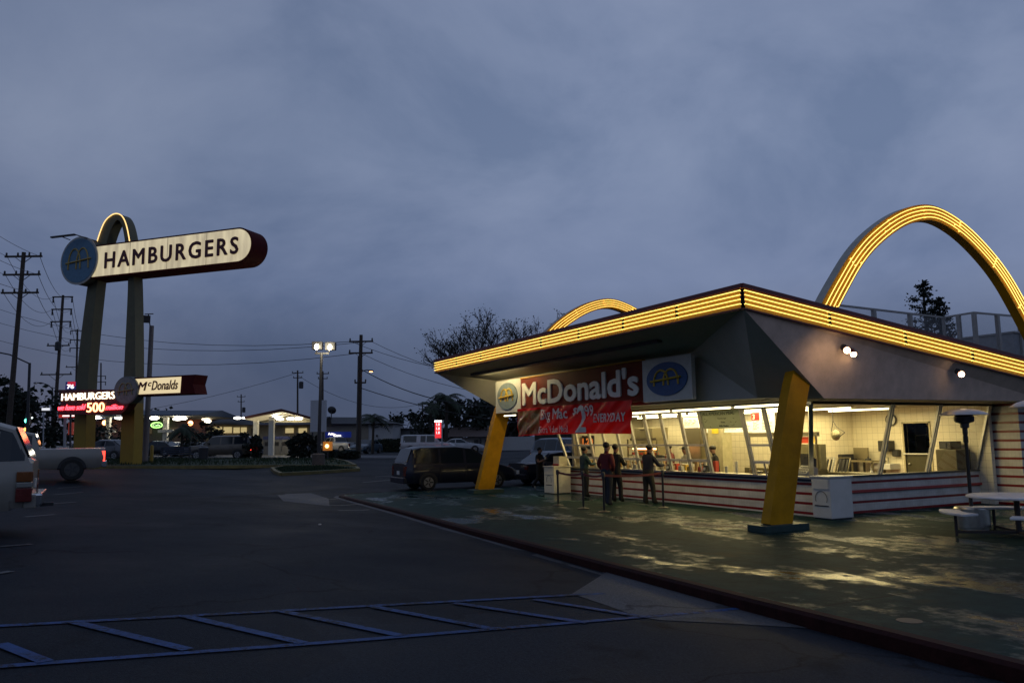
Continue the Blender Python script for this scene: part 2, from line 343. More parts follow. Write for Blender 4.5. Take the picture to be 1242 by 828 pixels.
def worn(m, c0):
    t = m.node_tree; n = t.nodes; k = t.links; b = n['Principled BSDF']; src = b.inputs['Base Color'].links[0].from_socket
    tcn = n.new('ShaderNodeTexCoord'); no = n.new('ShaderNodeTexNoise'); no.inputs['Scale'].default_value = 11; no.inputs['Detail'].default_value = 10; no.inputs['Roughness'].default_value = .75; k.new(tcn.outputs['Object'], no.inputs['Vector'])
    lo = n.new('ShaderNodeTexNoise'); lo.inputs['Scale'].default_value = .8; k.new(tcn.outputs['Object'], lo.inputs['Vector'])
    ad = n.new('ShaderNodeMath'); ad.operation = 'MULTIPLY_ADD'; ad.inputs[1].default_value = .35; k.new(lo.outputs[0], ad.inputs[0]); k.new(no.outputs[0], ad.inputs[2])
    r = n.new('ShaderNodeValToRGB'); r.color_ramp.elements[0].position = .60; r.color_ramp.elements[1].position = .68; k.new(ad.outputs[0], r.inputs[0])
    mi = n.new('ShaderNodeMix'); mi.data_type = 'RGBA'; mi.inputs[6].default_value = (*c0, 1); k.new(r.outputs[0], mi.inputs[0]); k.new(src, mi.inputs[7]); k.new(mi.outputs[2], b.inputs['Base Color'])
worn(PAINT_B, (.014,.018,.03)); worn(PAINT_W, (.02,.021,.024))
KERB = mat('red_kerb', (.030, .008, .007), .7, spec=.15, var=.35, vs=5, bump=.3, bs=30)
CURB = mat('concrete_kerb', (.12, .115, .09), .6, var=.2, vs=4)
GRASS = mat('grass_turf', (.012, .030, .008), .9, var=.3, vs=4, bump=1., bs=60)

# ------------------------------------------------------------------ ground sheet (lot slopes down to the gutter along the kerb)
def grid(xs, ys, fz, mb=None):
    mb = mb or MB(); n = len(xs)
    mb.add([(x, y, fz(x, y)) for y in ys for x in xs], [(j*n+i, j*n+i+1, (j+1)*n+i+1, (j+1)*n+i) for j in range(len(ys)-1) for i in range(n-1)]); return mb
xs = [-2500, -1200, -600, -350, -220]+[-160+i*2 for i in range(96)]+[45, 80, 200, 700, 2500]
ys = [-2500, -900, -400, -200, -120]+[-80+i*2 for i in range(30)]+[-20+i*.5 for i in range(30)]+[-4+i*3 for i in range(25)]+[90, 150, 300, 800, 2500]
grid(xs, ys, G).build('ground', ASPH, kind='structure')

KP = [(-15.75,-5.6),(-15.72,-6.6),(-15.45,-7.1),(-14.9,-7.35),(-13.5,-7.42),(-7.5,-7.62),(-2.3,-7.92),(.8,-8.04),(3.15,-8.16),(4.8,-8.22),(6.3,-8.28),(8.4,-8.32),(9.6,-8.36),(14,-8.42),(24,-8.5)]
patio_poly = KP+[(24,22),(-15.4,22),(-15.4,8),(-15.6,0)]
mb = MB(); mb.prism([(x, y, 0) for x, y in patio_poly][::-1], (0, 0, -.6)); mb.build('patio', PATIO, kind='structure')
def offs(pts, d):
    out = []
    for i, p in enumerate(pts):
        a = Vector(pts[max(0, i-1)]).to_2d() if False else Vector(pts[max(0, i-1)]); b = Vector(pts[min(len(pts)-1, i+1)]); t = (b-a).normalized()
        out.append((p[0]+t.y*d, p[1]-t.x*d))
    return out
ko = offs(KP, .16); ki = offs(KP, 0.0)
mb = MB(); rings = []
for a, b in zip(ki, ko):
    mx_, my_ = b[0]*.85+a[0]*.15, b[1]*.85+a[1]*.15
    rings.append([Vector((a[0], a[1], -.5)), Vector((b[0], b[1], -.5)), Vector((b[0]+(b[0]-a[0])*.06, b[1]+(b[1]-a[1])*.06, -.03)), Vector((mx_, my_, .008)), Vector((a[0], a[1], .008))])
mb.loft(rings); mb.build('kerb', KERB, kind='structure', smooth=30)
# pale gutter strip and concrete ramp laid in the asphalt
def sheet(pts, dz, name, m, **kw):
    mb = MB(); mb.add([(x, y, G(x, y)+dz) for x, y in pts], [list(range(len(pts)))]); return mb.build(name, m, **kw)
gi = offs(KP[2:10], .18); go = offs(KP[2:10], .36)
mb = MB(); mb.add([(x, y, G(x, y)+.004) for x, y in gi+go], [(i, i+1, i+1+len(gi), i+len(gi)) for i in range(len(gi)-1)]); mb.build('gutter', CONC, kind='structure')
V2 = lambda v: (v.x, v.y)
rampp = [V2(gnd(*p)) for p in ((741.6,690),(694,720),(735,734),(775,748),(800,752),(900,757),(1000,763),(1063,767))]
rk = [(7.3,-8.53),(6.3,-8.50),(4.8,-8.43),(3.2,-8.37)]
sheet(rampp+rk, .006, 'concrete_ramp', CONC, kind='structure')
def strip(p, q, wd, m=PAINT_B, dz=.011, mb=None, n=8):
    a = gnd(*p); b = gnd(*q); a.z = b.z = 0; d = (b-a).normalized(); s = Vector((d.y, -d.x, 0))*wd/2
    own = mb is None; mb = mb or MB(); pts = []
    for i in range(n+1):
        c = a.lerp(b, i/n)
        for sg in (1, -1):
            v = c+s*sg; pts.append((v.x, v.y, G(v.x, v.y)+dz))
    mb.add(pts, [(2*i, 2*i+1, 2*i+3, 2*i+2) for i in range(n)]); return mb
mb = MB()
for p, q in (((-60,763),(700,721.5)), ((700,721.5),(880,710)), ((-60,813.5),(420,778)), ((420,778),(921,735))): strip(p, q, .10, mb=mb)
for p, q in (((0,782),(56,804)), ((86,754.5),(228,789)), ((222,747.5),(368,781)), ((337,741),(487,772)), ((453,736.5),(600,764)), ((551,732),(712,756)), ((648,727.5),(782,749))): strip(p, q, .12, mb=mb, dz=.015)
tag(mb.build('blue_access_markings', PAINT_B), kind='structure')
mb = MB()
for p, q in (((-10,664),(38,660)), ((-10,697),(14,693)), ((30,627),(66,624)), ((66,600),(100,597)), ((62,611),(92,609)), ((70,592),(100,590)), ((75,584),(104,583)), ((384,600),(428,597)), ((386,606),(425,604)), ((398,613),(440,611)), ((410,619),(448,618)), ((455,578),(474,577)), ((440,585),(474,582))): strip(p, q, .11, mb=mb)
tag(mb.build('white_stall_markings', PAINT_W), kind='structure')
mb = MB()
for x, y in ((-15.6,-7.9),):
    mb.add([(a, b, G(a, b)+.008) for a, b in ((-17.5,-7.9),(-14.5,-8.0),(-11,-8.9),(-13,-9.9),(-17,-9.3))], [(0,1,2,3,4)])
mb.build('concrete_patch', CONC, kind='structure')
gv = at(555, 650, 12)
mb = MB(); c = gnd(388, 636); mb.lathe([(0.001, .02), (.035, .02), (.035, .0)], (c.x, c.y, c.z), 8)
mb.build('litter', WHITE, label='small white scrap of litter on the dark asphalt lane', cat='litter')
mb = MB(); c = gz(1103, 752, .004); mb.lathe([(.001, .0), (.13, .0), (.13, .004), (.001, .004)], (c.x, c.y, 0), 18)
mb.build('drain_cover', DARK, label='small round drain grate in the wet green patio near the red kerb', cat='drain')

# ------------------------------------------------------------------ hamburger stand
BX0, BX1, BY1 = -11.1, 0.05, 6.8
B = thing('hamburger_stand', (-5.5, 0, 0), 'glass-fronted hamburger stand with red and white striped walls under a neon-edged wedge roof', 'restaurant')
RX0, RX1, RY0, RY1 = -14.27, 2.07, -4.0, 11.0
zt = lambda y: 4.98-.118*(y+4)
zb = lambda y: 4.53-.122*(y+4)
# roof slab with maroon edge
mb = MB(); mb.add([(RX0,RY0,zt(RY0)-.02),(RX1,RY0,zt(RY0)-.02),(RX1,RY1,zt(RY1)-.02),(RX0,RY1,zt(RY1)-.02),(RX0,RY0,zt(RY0)-.08),(RX1,RY0,zt(RY0)-.08),(RX1,RY1,zt(RY1)-.08),(RX0,RY1,zt(RY1)-.08)],
                 [(0,1,2,3),(7,6,5,4),(0,4,5,1),(1,5,6,2),(2,6,7,3),(3,7,4,0)])
mb.build('roof', mat('roof_felt', (.16, .15, .15), .9, var=.2), B)
mb = MB()
for a, b in (((RX0-.03,RY0),(RX1+.03,RY0)), ((RX1,RY0-.03),(RX1,RY1)), ((RX0,RY0-.03),(RX0,RY1))):
    p = Vector((a[0],a[1],zt(a[1])+.01)); q = Vector((b[0],b[1],zt(b[1])+.01)); mb.bar(p, q, .12, .09)
mb.build('roof_edge_trim', MAROON, B)
# fascia: yellow face, neon tubes on standoffs
def fascia(a, b, out, nseg):
    mb = MB(); p = Vector(a); q = Vector(b); o = Vector(out)
    P = lambda x, y, z: Vector((x, y, z))
    pts = [P(p.x,p.y,zb(p.y)), P(q.x,q.y,zb(q.y)), P(q.x,q.y,zt(q.y)-.05), P(p.x,p.y,zt(p.y)-.05)]
    mb.prism(pts, -o*.06); f = mb.build('fascia', YFACE, B)
    m2 = MB(); m2.bar(P(p.x,p.y,zb(p.y)-.01)+o*.0, P(q.x,q.y,zb(q.y)-.01)+o*.0, .09, .03); m2.build('drip_edge', MAROON, f)
    for i in range(nseg):
        s0 = p.lerp(q, i/nseg+.0012); s1 = p.lerp(q, (i+1)/nseg-.0012)
        for k in range(4):
            h = .09+k*.092
            a_ = P(s0.x,s0.y,zb(s0.y)+h*(zt(s0.y)-zb(s0.y))/.45)+o*.05; b_ = P(s1.x,s1.y,zb(s1.y)+h*(zt(s1.y)-zb(s1.y))/.45)+o*.05
            t = MB(); d = (b_-a_).normalized()
            t.tube([a_-o*.05+d*.03, a_, b_, b_-o*.05-d*.03], .0095, 6); t.build('neon_tube', NEON_Y, f)
        for e in (s0, s1):
            m3 = MB(); m3.box((e.x-.006-abs(o.x)*.03, e.y-.006-abs(o.y)*.03, zb(e.y)+.09), (e.x+.006+abs(o.x)*.03, e.y+.006+abs(o.y)*.03, zb(e.y)+.35))
            m3.build('electrode_housing', BLACK, f)
    return f
fascia((RX0, RY0, 0), (RX1, RY0, 0), (0, -1, 0), 8)
fascia((RX1, RY0, 0), (RX1, RY1, 0), (1, 0, 0), 6)
fascia((RX0, RY0, 0), (RX0, RY1, 0), (-1, 0, 0), 5)
# soffit
YB, ZS = -1.75, 2.76
F1 = (RX0,RY0,zb(RY0)); F2 = (RX1,RY0,zb(RY0)); B1 = (-13.55,YB,4.22); B2 = (-2.15,YB,4.15)
H2 = (1.68,-1.35,ZS); H3 = (1.78,BY1+.4,ZS+.02); L2 = (-13.75,-.93,ZS+.1); L1 = (-13.6,YB,2.93); L3 = (-13.75,BY1,ZS)
H0 = (.1,YB,2.84)
mb = MB(); mb.add([F1,F2,B2,B1,H2,L1,L2,H0], [(0,1,2,3),(1,4,7,2),(0,3,5,6)]); mb.build('front_soffit', SOFF, B)
mb = MB(); mb.add([B1,B2,H0,L1], [(0,1,2,3)]); mb.build('sign_band', SOFF, B)
mb = MB(); mb.add([F2,(RX1,RY1,zb(RY1)),(RX1-.02,RY1,zb(RY1)),H3,H2], [(0,1,3,4)]); mb.build('side_soffit', STUCCO, B)
mb = MB(); mb.add([F1,(RX0,RY1,zb(RY1)),L3,L2], [(0,1,2,3)]); mb.build('side_soffit', STUCCO, B)
mb = MB(); mb.add([L1,H0,H2,H3,(RX1,RY1,ZS),(-13.75,RY1,ZS),L2,(-11.2,0,ZS),(0,0,ZS)], [(0,1,8,7),(1,2,8),(2,3,8),(3,4,8),(4,5,7,8),(5,6,7),(6,0,7)]); mb.build('flat_ceiling', mat('ceiling_panel', (.42,.39,.30), .7, var=.05), B)
# striped counter walls
def stripes(name, width_c=(.20,.006,.007), z0=.0, off=.08, pitch=.2, duty=.36):
    m = bpy.data.materials.new(name); m.use_nodes = True
    def f(t, n, k, b):
        tcn = n.new('ShaderNodeTexCoord'); gm = n.new('ShaderNodeNewGeometry'); s = n.new('ShaderNodeSeparateXYZ'); k.new(tcn.outputs['Object'], s.inputs[0])
        a = n.new('ShaderNodeMath'); a.operation = 'ADD'; a.inputs[1].default_value = off; k.new(s.outputs[2], a.inputs[0])
        d = n.new('ShaderNodeMath'); d.operation = 'DIVIDE'; d.inputs[1].default_value = pitch; k.new(a.outputs[0], d.inputs[0])
        fr = n.new('ShaderNodeMath'); fr.operation = 'FRACT'; k.new(d.outputs[0], fr.inputs[0])
        lt = n.new('ShaderNodeMath'); lt.operation = 'LESS_THAN'; lt.inputs[1].default_value = duty; k.new(fr.outputs[0], lt.inputs[0])
        br = n.new('ShaderNodeTexBrick'); br.inputs['Scale'].default_value = 1; br.inputs['Brick Width'].default_value = .1; br.inputs['Row Height'].default_value = .1; br.offset = 0
        br.inputs['Mortar Size'].default_value = .002; br.inputs['Color1'].default_value = (1,1,1,1); br.inputs['Color2'].default_value = (.93,.93,.93,1); br.inputs['Mortar'].default_value = (.72,.7,.66,1)
        mpn = n.new('ShaderNodeMapping'); mpn.vector_type = 'POINT'
        # tile grid in the wall plane: (x+y, z)
        ad = n.new('ShaderNodeMath'); k.new(s.outputs[0], ad.inputs[0]); k.new(s.outputs[1], ad.inputs[1])
        cb = n.new('ShaderNodeCombineXYZ'); k.new(ad.outputs[0], cb.inputs[0]); k.new(s.outputs[2], cb.inputs[1]); k.new(cb.outputs[0], br.inputs['Vector'])
        no = n.new('ShaderNodeTexNoise'); no.inputs['Scale'].default_value = 2; no.inputs['Detail'].default_value = 7; k.new(tcn.outputs['Object'], no.inputs['Vector'])
        r = n.new('ShaderNodeValToRGB'); r.color_ramp.elements[0].color = (.50,.47,.42,1); r.color_ramp.elements[1].color = (.66,.64,.60,1); r.color_ramp.elements[0].position=.3; r.color_ramp.elements[1].position=.6; k.new(no.outputs[0], r.inputs[0])
        mi = n.new('ShaderNodeMix'); mi.data_type = 'RGBA'; k.new(lt.outputs[0], mi.inputs[0]); k.new(r.outputs[0], mi.inputs[6]); mi.inputs[7].default_value = (*width_c, 1)
        m2 = n.new('ShaderNodeMix'); m2.data_type = 'RGBA'; m2.blend_type = 'MULTIPLY'; m2.inputs[0].default_value = 1; k.new(mi.outputs[2], m2.inputs[6]); k.new(br.outputs[0], m2.inputs[7])
        k.new(m2.outputs[2], b.inputs['Base Color']); b.inputs['Roughness'].default_value = .28
    return nmix(m, f)
S_FRONT = stripes('striped_front_tiles', off=-.04, pitch=.235, duty=.27)
S_SIDE = stripes('striped_side_tiles', off=-.245, pitch=.245, duty=.25)
S_END = stripes('striped_end_tiles', off=.0, pitch=.245, duty=.27)
mb = MB(); mb.box((BX0,0,0),(BX1,.12,.86)); mb.build('front_counter_wall', S_FRONT, B)
mb = MB(); mb.box((BX1-.12,.12,0),(BX1,BY1,.90)); mb.build('side_counter_wall', S_SIDE, B)
mb = MB(); mb.box((BX1-.02,.3,.52),(BX1+.07,BY1,.58)); mb.build('bumper_rail', mat('red_rail', (.40,.05,.045), .4), B)
mb = MB(); mb.box((BX0,.125,0),(BX0+.12,BY1,ZS)); mb.build('side_wall', mat('cream_tile_wall',(.45,.42,.33),.5,var=.06), B)
mb = MB(); mb.box((BX0-.05,-.11,.90),(BX1+.06,.45,.95)); mb.build('front_counter_top', STEEL, B)
mb = MB(); mb.box((BX0,-.035,.84),(BX1,-.002,.90)); mb.build('counter_trim', mat('navy_trim', (.02,.05,.09), .4), B)
mb = MB(); mb.box((BX1-.2,.46,.905),(BX1+.05,BY1,.945)); mb.build('side_sill', mat('dark_sill', (.10,.10,.09), .4, .4), B)
mb = MB(); mb.prism([(BX1-.1,BY1,0),(1.17,BY1,0),(1.17,BY1,2.9),(.52,BY1,2.9),(.52,BY1,2.74),(BX1-.1,BY1,.95)], (0,.25,0)); mb.build('end_wall', S_END, B)
mb = MB(); mb.box((.9,BY1+.26,0),(1.16,BY1+4,2.9)); mb.box((BX0,BY1+.02,0),(BX0+.2,BY1+4,2.9)); mb.box((BX0,BY1+3.9,0),(1.1,BY1+4,2.9)); mb.build('rear_wall', S_END, B)
# interior shell
tile = bpy.data.materials.new('interior_wall_tile'); tile.use_nodes = True
def f_(t, n, k, b):
    tcn = n.new('ShaderNodeTexCoord'); s = n.new('ShaderNodeSeparateXYZ'); k.new(tcn.outputs['Object'], s.inputs[0])
    ad = n.new('ShaderNodeMath'); k.new(s.outputs[0], ad.inputs[0]); k.new(s.outputs[1], ad.inputs[1]); cb = n.new('ShaderNodeCombineXYZ'); k.new(ad.outputs[0], cb.inputs[0]); k.new(s.outputs[2], cb.inputs[1])
    br = n.new('ShaderNodeTexBrick'); br.offset = 0; br.inputs['Scale'].default_value = 1; br.inputs['Brick Width'].default_value = .2; br.inputs['Row Height'].default_value = .2; br.inputs['Mortar Size'].default_value = .004
    br.inputs['Color1'].default_value = (.82,.76,.60,1); br.inputs['Color2'].default_value = (.76,.70,.55,1); br.inputs['Mortar'].default_value = (.42,.38,.28,1); k.new(cb.outputs[0], br.inputs['Vector'])
    k.new(br.outputs[0], b.inputs['Base Color']); b.inputs['Roughness'].default_value = .3
nmix(tile, f_)
YW = 6.62
DX0, DX1 = gy(1098, 545, YW).x, gy(1129, 545, YW).x; DZ = gy(1112, 513, YW).z
mb = MB(); mb.box((BX0+.13,YW,0),(DX0,YW+.15,ZS)); mb.box((DX1,YW,0),(BX1+.4,YW+.15,ZS)); mb.box((DX0,YW,DZ),(DX1,YW+.15,ZS))
mb.build('interior_wall', tile, B); mb = MB(); mb.box((-4.2,3.4,0),(-4.05,YW-.01,ZS)); mb.build('partition_wall', tile, B); mb = MB(); mb.box((BX0+.14,3.3,0),(-4.21,3.39,ZS)); mb.build('partition_wall', tile, B)
mb = MB(); mb.box((DX0-.05,YW-.03,0),(DX0,YW+.16,DZ+.05)); mb.box((DX1,YW-.03,0),(DX1+.05,YW+.16,DZ+.05)); mb.box((DX0-.05,YW-.03,DZ),(DX1+.05,YW+.16,DZ+.05)); mb.build('door_frame', mat('beige_frame',(.5,.45,.3),.5), B)
mb = MB(); mb.box((BX0+.13,.13,.004),(BX1-.13,BY1+3,.02)); mb.build('interior_floor', mat('quarry_tile',(.16,.07,.05),.4,vs=8), B)
# canted windows
def bar_(m, p, q, w=.055): m.bar(p, q, w, w, up=(0,1,0))
YT, ZT, XT = -.42, 2.72, .52
front_x = [BX0, -10.2, -9.35, -8.5, -7.65, -6.85, -6.05, -5.25, -4.35, -3.5, -1.85, -1.05]
def fp(x, z, out=0): # point on the canted front glass
    t = (z-.95)/(ZT-.95); return Vector((x, t*YT+.0-out, z))
def sp(y, z, out=0):
    t = (z-.95)/(ZT-.95); return Vector((t*XT+.02+out, y, z))
for i, x in enumerate(front_x):
    mb = MB(); 
    xb = x if i else BX0; xt_ = x if i else BX0-.45
    for dx in (-.035, .035): mb.bar(Vector((xb+dx, .0, .95)), Vector((xt_+dx, YT, ZT)), .045, .06, up=(0,1,0))
    mb.build('window_mullion', ALU, B)
mb = MB(); mb.bar((-.02,.02,.95), (.46,-.40,ZT), .10, .10); mb.build('corner_post', STEEL, B)
mb = MB(); mb.bar((BX0-.45,YT,ZT), (XT,YT,ZT), .07, .07); mb.build('window_head', ALU, B)
mb = MB(); mb.bar((XT,YT,ZT+.02), (XT,BY1,ZT+.02), .07, .08); mb.build('window_head', mat('dark_head',(.07,.06,.04),.5), B)
for y in (2.47, 4.4, 6.6):
    mb = MB()
    for dy in (-.045, .045): mb.bar(sp(y+dy,.95), sp(y+dy,ZT), .05, .06, up=(1,0,0))
    mb.build('window_mullion', ALU, B)
GL_T = [(-10.2,-3.5)], 
for (xa, xb) in ((BX0,-3.5), (-1.85,-1.05)):
    for z in (1.72, 1.28):
        mb = MB(); mb.bar(fp(xa, z), fp(xb, z), .05, .06 if z > 1.5 else .075); mb.build('transom', ALU, B)
segs = [(a, b) for a, b in zip(front_x[:-1], front_x[1:])]
for a, b in segs+[(-1.05, 0)]:
    zlo, out = .97, 0
    if b < -.5 and a != -3.5:   # service window: lower sash with narrow sliding panes
        m = MB(); xm = (a+b)/2; m.bar(fp(xm, .95), fp(xm, 1.26), .03, .03, up=(0,1,0)); m.build('sliding_sash', ALU, B)
        zlo = 1.30
    m = MB(); x1 = b if b < 0 else .44
    m.add([fp(a+.04, zlo), fp((b if b < 0 else -.02)-.04, zlo), fp(x1-.04, ZT-.03), fp(a+.04, ZT-.03)], [(0,1,2,3)]); m.build('window_pane', GLASS, B)
for a, b in ((0.05,2.47),(2.47,4.4),(4.4,6.6)):
    m = MB(); a2 = a if a > 1 else -.36
    m.add([sp(a+.05,.97), sp(b-.05,.97), sp(b-.05,ZT-.03), sp(a2+.05,ZT-.03)], [(0,1,2,3)]); m.build('window_pane', GLASS, B)
# fluorescent ceiling tubes: rows along the front outside the glass and over the kitchen
def ceiling_tube(x0, x1, y, z, y1=None, par=B):
    y1 = y if y1 is None else y1
    m = MB(); m.bar((x0, y, z+.05), (x1, y1, z+.05), .10, .04); fx = m.build('light_fitting', mat('fitting_cream',(.5,.46,.3),.5), par)
    m = MB(); m.cyl((x0+.05, y, z), (x1-.05, y1, z), .022, 8); m.build('tube', TUBE_W, fx)
for y, xa in ((-1.25, -10.9),):
    x = xa
    while x < .3:
        ceiling_tube(x, min(x+2.35, .95), y, ZS-.08); x += 2.42
for y in (.95, 2.6, 4.4):
    x = -10.4
    while x < -1.5:
        if not (y > 4 and x < -4): ceiling_tube(x, x+2.35, y, ZS-.08)
        x += 2.42
def area(name, loc, sx_, sy_, e, col=(1, .86, .48), rot=(0, 0, 0)):
    l = bpy.data.lights.new(name, 'AREA'); l.shape = 'RECTANGLE'; l.size = sx_; l.size_y = sy_; l.energy = e; l.color = col
    o = bpy.data.objects.new(name, l); COL.objects.link(o); o.location = loc; o.rotation_euler = rot; return o
area('kitchen_light', (-5.4, 1.8, ZS-.12), 9.5, 1.6, 340, (1,.81,.36))
area('kitchen_light', (-2.2, 4.4, ZS-.12), 3.0, 2.5, 135, (1,.81,.36))
area('canopy_light', (-5.0, -.95, ZS-.12), 10.5, .5, 52, (1,.77,.34))

# ------------------------------------------------------------------ neon arches through the roof
OUT = [(-3.2,.16),(-2.83,1.51),(-2.37,3.07),(-1.87,4.02),(-1.25,4.9),(-.72,5.55),(-.13,6.2),(.53,6.74),(1.4,7.26),(2.2,7.57),(2.95,7.69)]
OUT = OUT + [(5.9-y, z) for y, z in OUT[:-1]][::-1]
def catmull(P, n=5):
    out = []
    for i in range(len(P)-1):
        p0 = Vector(P[max(0,i-1)]); p1 = Vector(P[i]); p2 = Vector(P[i+1]); p3 = Vector(P[min(len(P)-1,i+2)])
        for k in range(n):
            t = k/n; out.append(.5*((2*p1)+(p2-p0)*t+(2*p0-5*p1+4*p2-p3)*t*t+(3*p1-p0-3*p2+p3)*t*t*t))
    out.append(Vector(P[-1])); return out
def arch(X0, X1, dy, nf):
    C_ = catmull(OUT, 4); n = len(C_); inner = []
    for i, p in enumerate(C_):
        t = (C_[min(i+1,n-1)]-C_[max(i-1,0)]).normalized(); nn = Vector((t.y, -t.x))
        th = .40+.24*min(1, ((p.y-7.69)/-7.4))**1.0
        inner.append((nn, th))
    rings = []
    for p, (nn, th) in zip(C_, inner):
        q = p+nn*th; rings.append([Vector((X0,p.x+dy,p.y)),Vector((X1,p.x+dy,p.y)),Vector((X1,q.x+dy,q.y)),Vector((X0,q.x+dy,q.y))])
    m = MB(); m.loft(rings)
    # grey outer edges, yellow faces
    for fi, f in enumerate(m.f):
        if fi < 4*(n-1): m.mi[fi] = 0 if fi % 4 in (1, 2, 3) else 1
    for fi in range(len(m.f)):
        zc = sum(m.v[v].z for v in m.f[fi])/len(m.f[fi])
        if zc < 4.3: m.mi[fi] = 0
    a = m.build('arch', [YEL, mat('arch_edge_grey',(.36,.35,.31),.6)], B, smooth=25)
    for k in range(nf):
        fr = (k+.75)/(nf+.5)
        pts = [Vector((X1+.05, (p+nn*th*fr).x+dy, (p+nn*th*fr).y)) for p, (nn, th) in zip(C_, inner)]
        pts = [p for p in pts if p.z > zt(p.y)+.05]
        ns = 7; L = len(pts)
        for j in range(ns):
            sgm = pts[int(j*(L-1)/ns):int((j+1)*(L-1)/ns)+1]
            if len(sgm) < 2: continue
            a0 = sgm[0].lerp(sgm[1], .03); b0 = sgm[-1].lerp(sgm[-2], .03)
            sgm = [a0-Vector((.05,0,0)), a0]+sgm[1:-1]+[b0, b0-Vector((.05,0,0))]
            t = MB(); t.tube(sgm, .0098, 6); t.build('neon_tube', NEON_Y, a)
    for yy in (-2.83, 5.9+2.83):
        m = MB(); m.box((X0-.14, yy-.62+dy, 0), (X1+.14, yy+.62+dy, .14)); m.build('arch_plinth', GREEN_D, a, bevel=.01)
    return a
arch(1.46, 1.70, 0, 4)
arch(-13.0, -12.72, .25, 4)
# ------------------------------------------------------------------ signs on the stand
LETTER = mat('sign_letter_white', (.80, .78, .70), .45, var=.05)
SIGNW = mat('sign_board_white', (.62, .61, .56), .5, var=.06)
X1_, Z1_ = (1,0,0), (0,0,1)
def emblem(P, xd, zd, rx, rz, parent, disc_m, line_m, depth=.03, lw=.05, slant=.12):
    """round blue disc with two joined arches and a slanting bar"""
    xd = Vector(xd).normalized(); zd = Vector(zd).normalized(); nd = xd.cross(zd); P = Vector(P)
    m = MB(); m.prism([P+xd*rx*math.cos(2*math.pi*i/40)+zd*rz*math.sin(2*math.pi*i/40) for i in range(40)], nd*depth); d = m.build('emblem_disc', disc_m, parent)
    Q = lambda u, v, e=0: P+xd*u*rx+zd*v*rz+nd*(depth+.012+e)
    m = MB()
    for c in (-.24, .24):
        m.tube([Q(c+.36*math.sin(a)*(1 if True else 1), -.38+.92*math.cos(a)**.8 if abs(a) < 1.5 else -.38) for a in [(-1.5+3*i/14) for i in range(15)]], lw*.5, 6)
    m.build('arches_mark', line_m, d)
    m = MB(); m.tube([Q(-.72, -.10, .03), Q(.74, .04, .03)], lw*.5, 6); m.build('slanting_bar', line_m, d)
    return d
GOLD = mat('emblem_gold', (.62, .42, .05), .5, var=.15)
GREYB = mat('emblem_grey_blue', (.20, .25, .27), .5, var=.15)
T = thing('fascia_sign', (-7.8,-1.9,2.95), 'long red sign board with white McDonald\'s lettering between two white emblem panels under the roof', 'sign')
m = MB(); m.box((-11.48,-1.86,3.0),(-4.2,-1.76,4.13)); m.build('red_panel', mat('sign_red_brown', (.16,.017,.004), .6, spec=.2, var=.12), T)
m = MB(); m.box((-13.5,-1.88,2.97),(-11.482,-1.76,4.16)); m.build('white_panel', SIGNW, T)
m = MB(); m.box((-4.198,-1.88,2.95),(-2.11,-1.76,4.12)); m.build('white_panel', SIGNW, T)
m = MB(); m.box((-11.48,-1.9,4.13),(-4.2,-1.76,4.17)); m.build('yellow_edge', YEL, T)
emblem((-12.5,-1.883,3.57), X1_, Z1_, .80, .50, T, GREYB, GOLD, lw=.06)
emblem((-3.12,-1.883,3.54), X1_, Z1_, .86, .45, T, BLUE, GOLD, lw=.06)
lettering("McDonald's", (-11.33,-1.862,3.16), X1_, Z1_, .84, 6.95, .03, fat=.03).build('lettering', LETTER, T)
m = MB(); m.box((-13.1,-1.80,2.88),(-12.0,-1.74,2.90)); fx = m.build('light_fitting', DARK, T); m = MB(); m.cyl((-13.0,-1.77,2.86),(-12.1,-1.77,2.86),.02,8); m.build('tube', TUBE_W, fx)

T.location = (-7.17,-2.22,2.905); T.scale = (.970,1,.985)

# vinyl banner with folds, hung below the board
T = thing('vinyl_banner', (-8.1,-1.95,2.1), 'wrinkled red vinyl price banner with a burger picture, hung below the big red sign board', 'banner')
def bz(x, z): return -2.0 + .030*math.sin(x*2.3+z*2)+.022*math.sin((x-z*2.2)*5.3)+.012*math.sin((x-z*1.3)*13.1)-.03*(1-(z-2.1))
m = MB(); nx, nz = 90, 14; BX = (-11.42,-4.62); 
VN = mat('red_vinyl', (.42,.010,.010), .42, spec=.25, var=.12, vs=2, bump=.25, bs=6)
def translucent(m, c, f=.5):
    t = m.node_tree; n = t.nodes; k = t.links; tr = n.new('ShaderNodeBsdfTranslucent'); tr.inputs[0].default_value = (*c, 1); mi = n.new('ShaderNodeMixShader'); mi.inputs[0].default_value = f
    k.new(n['Principled BSDF'].outputs[0], mi.inputs[1]); k.new(tr.outputs[0], mi.inputs[2]); k.new(mi.outputs[0], n['Material Output'].inputs[0])
translucent(VN, (.75,.012,.012), .25)
def bgrid(xa, xb, y_off, zlo=2.1, zhi=3.06, nx=90):
    m = MB()
    for j in range(nz+1):
        for i in range(nx+1):
            x = xa+(xb-xa)*i/nx; t = j/nz; z = zlo+(zhi-zlo)*t
            z += (1-t)*.04*math.sin((x+11.4)*.46)
            m.v.append(Vector((x, bz(x, z)-y_off, z)))
    m.f = [[j*(nx+1)+i, j*(nx+1)+i+1, (j+1)*(nx+1)+i+1, (j+1)*(nx+1)+i] for j in range(nz) for i in range(nx)]; m.mi = [0]*len(m.f); return m
bgrid(*BX, 0).build('vinyl_sheet', VN, T, smooth=60)
pic = bpy.data.materials.new('burger_print'); pic.use_nodes = True
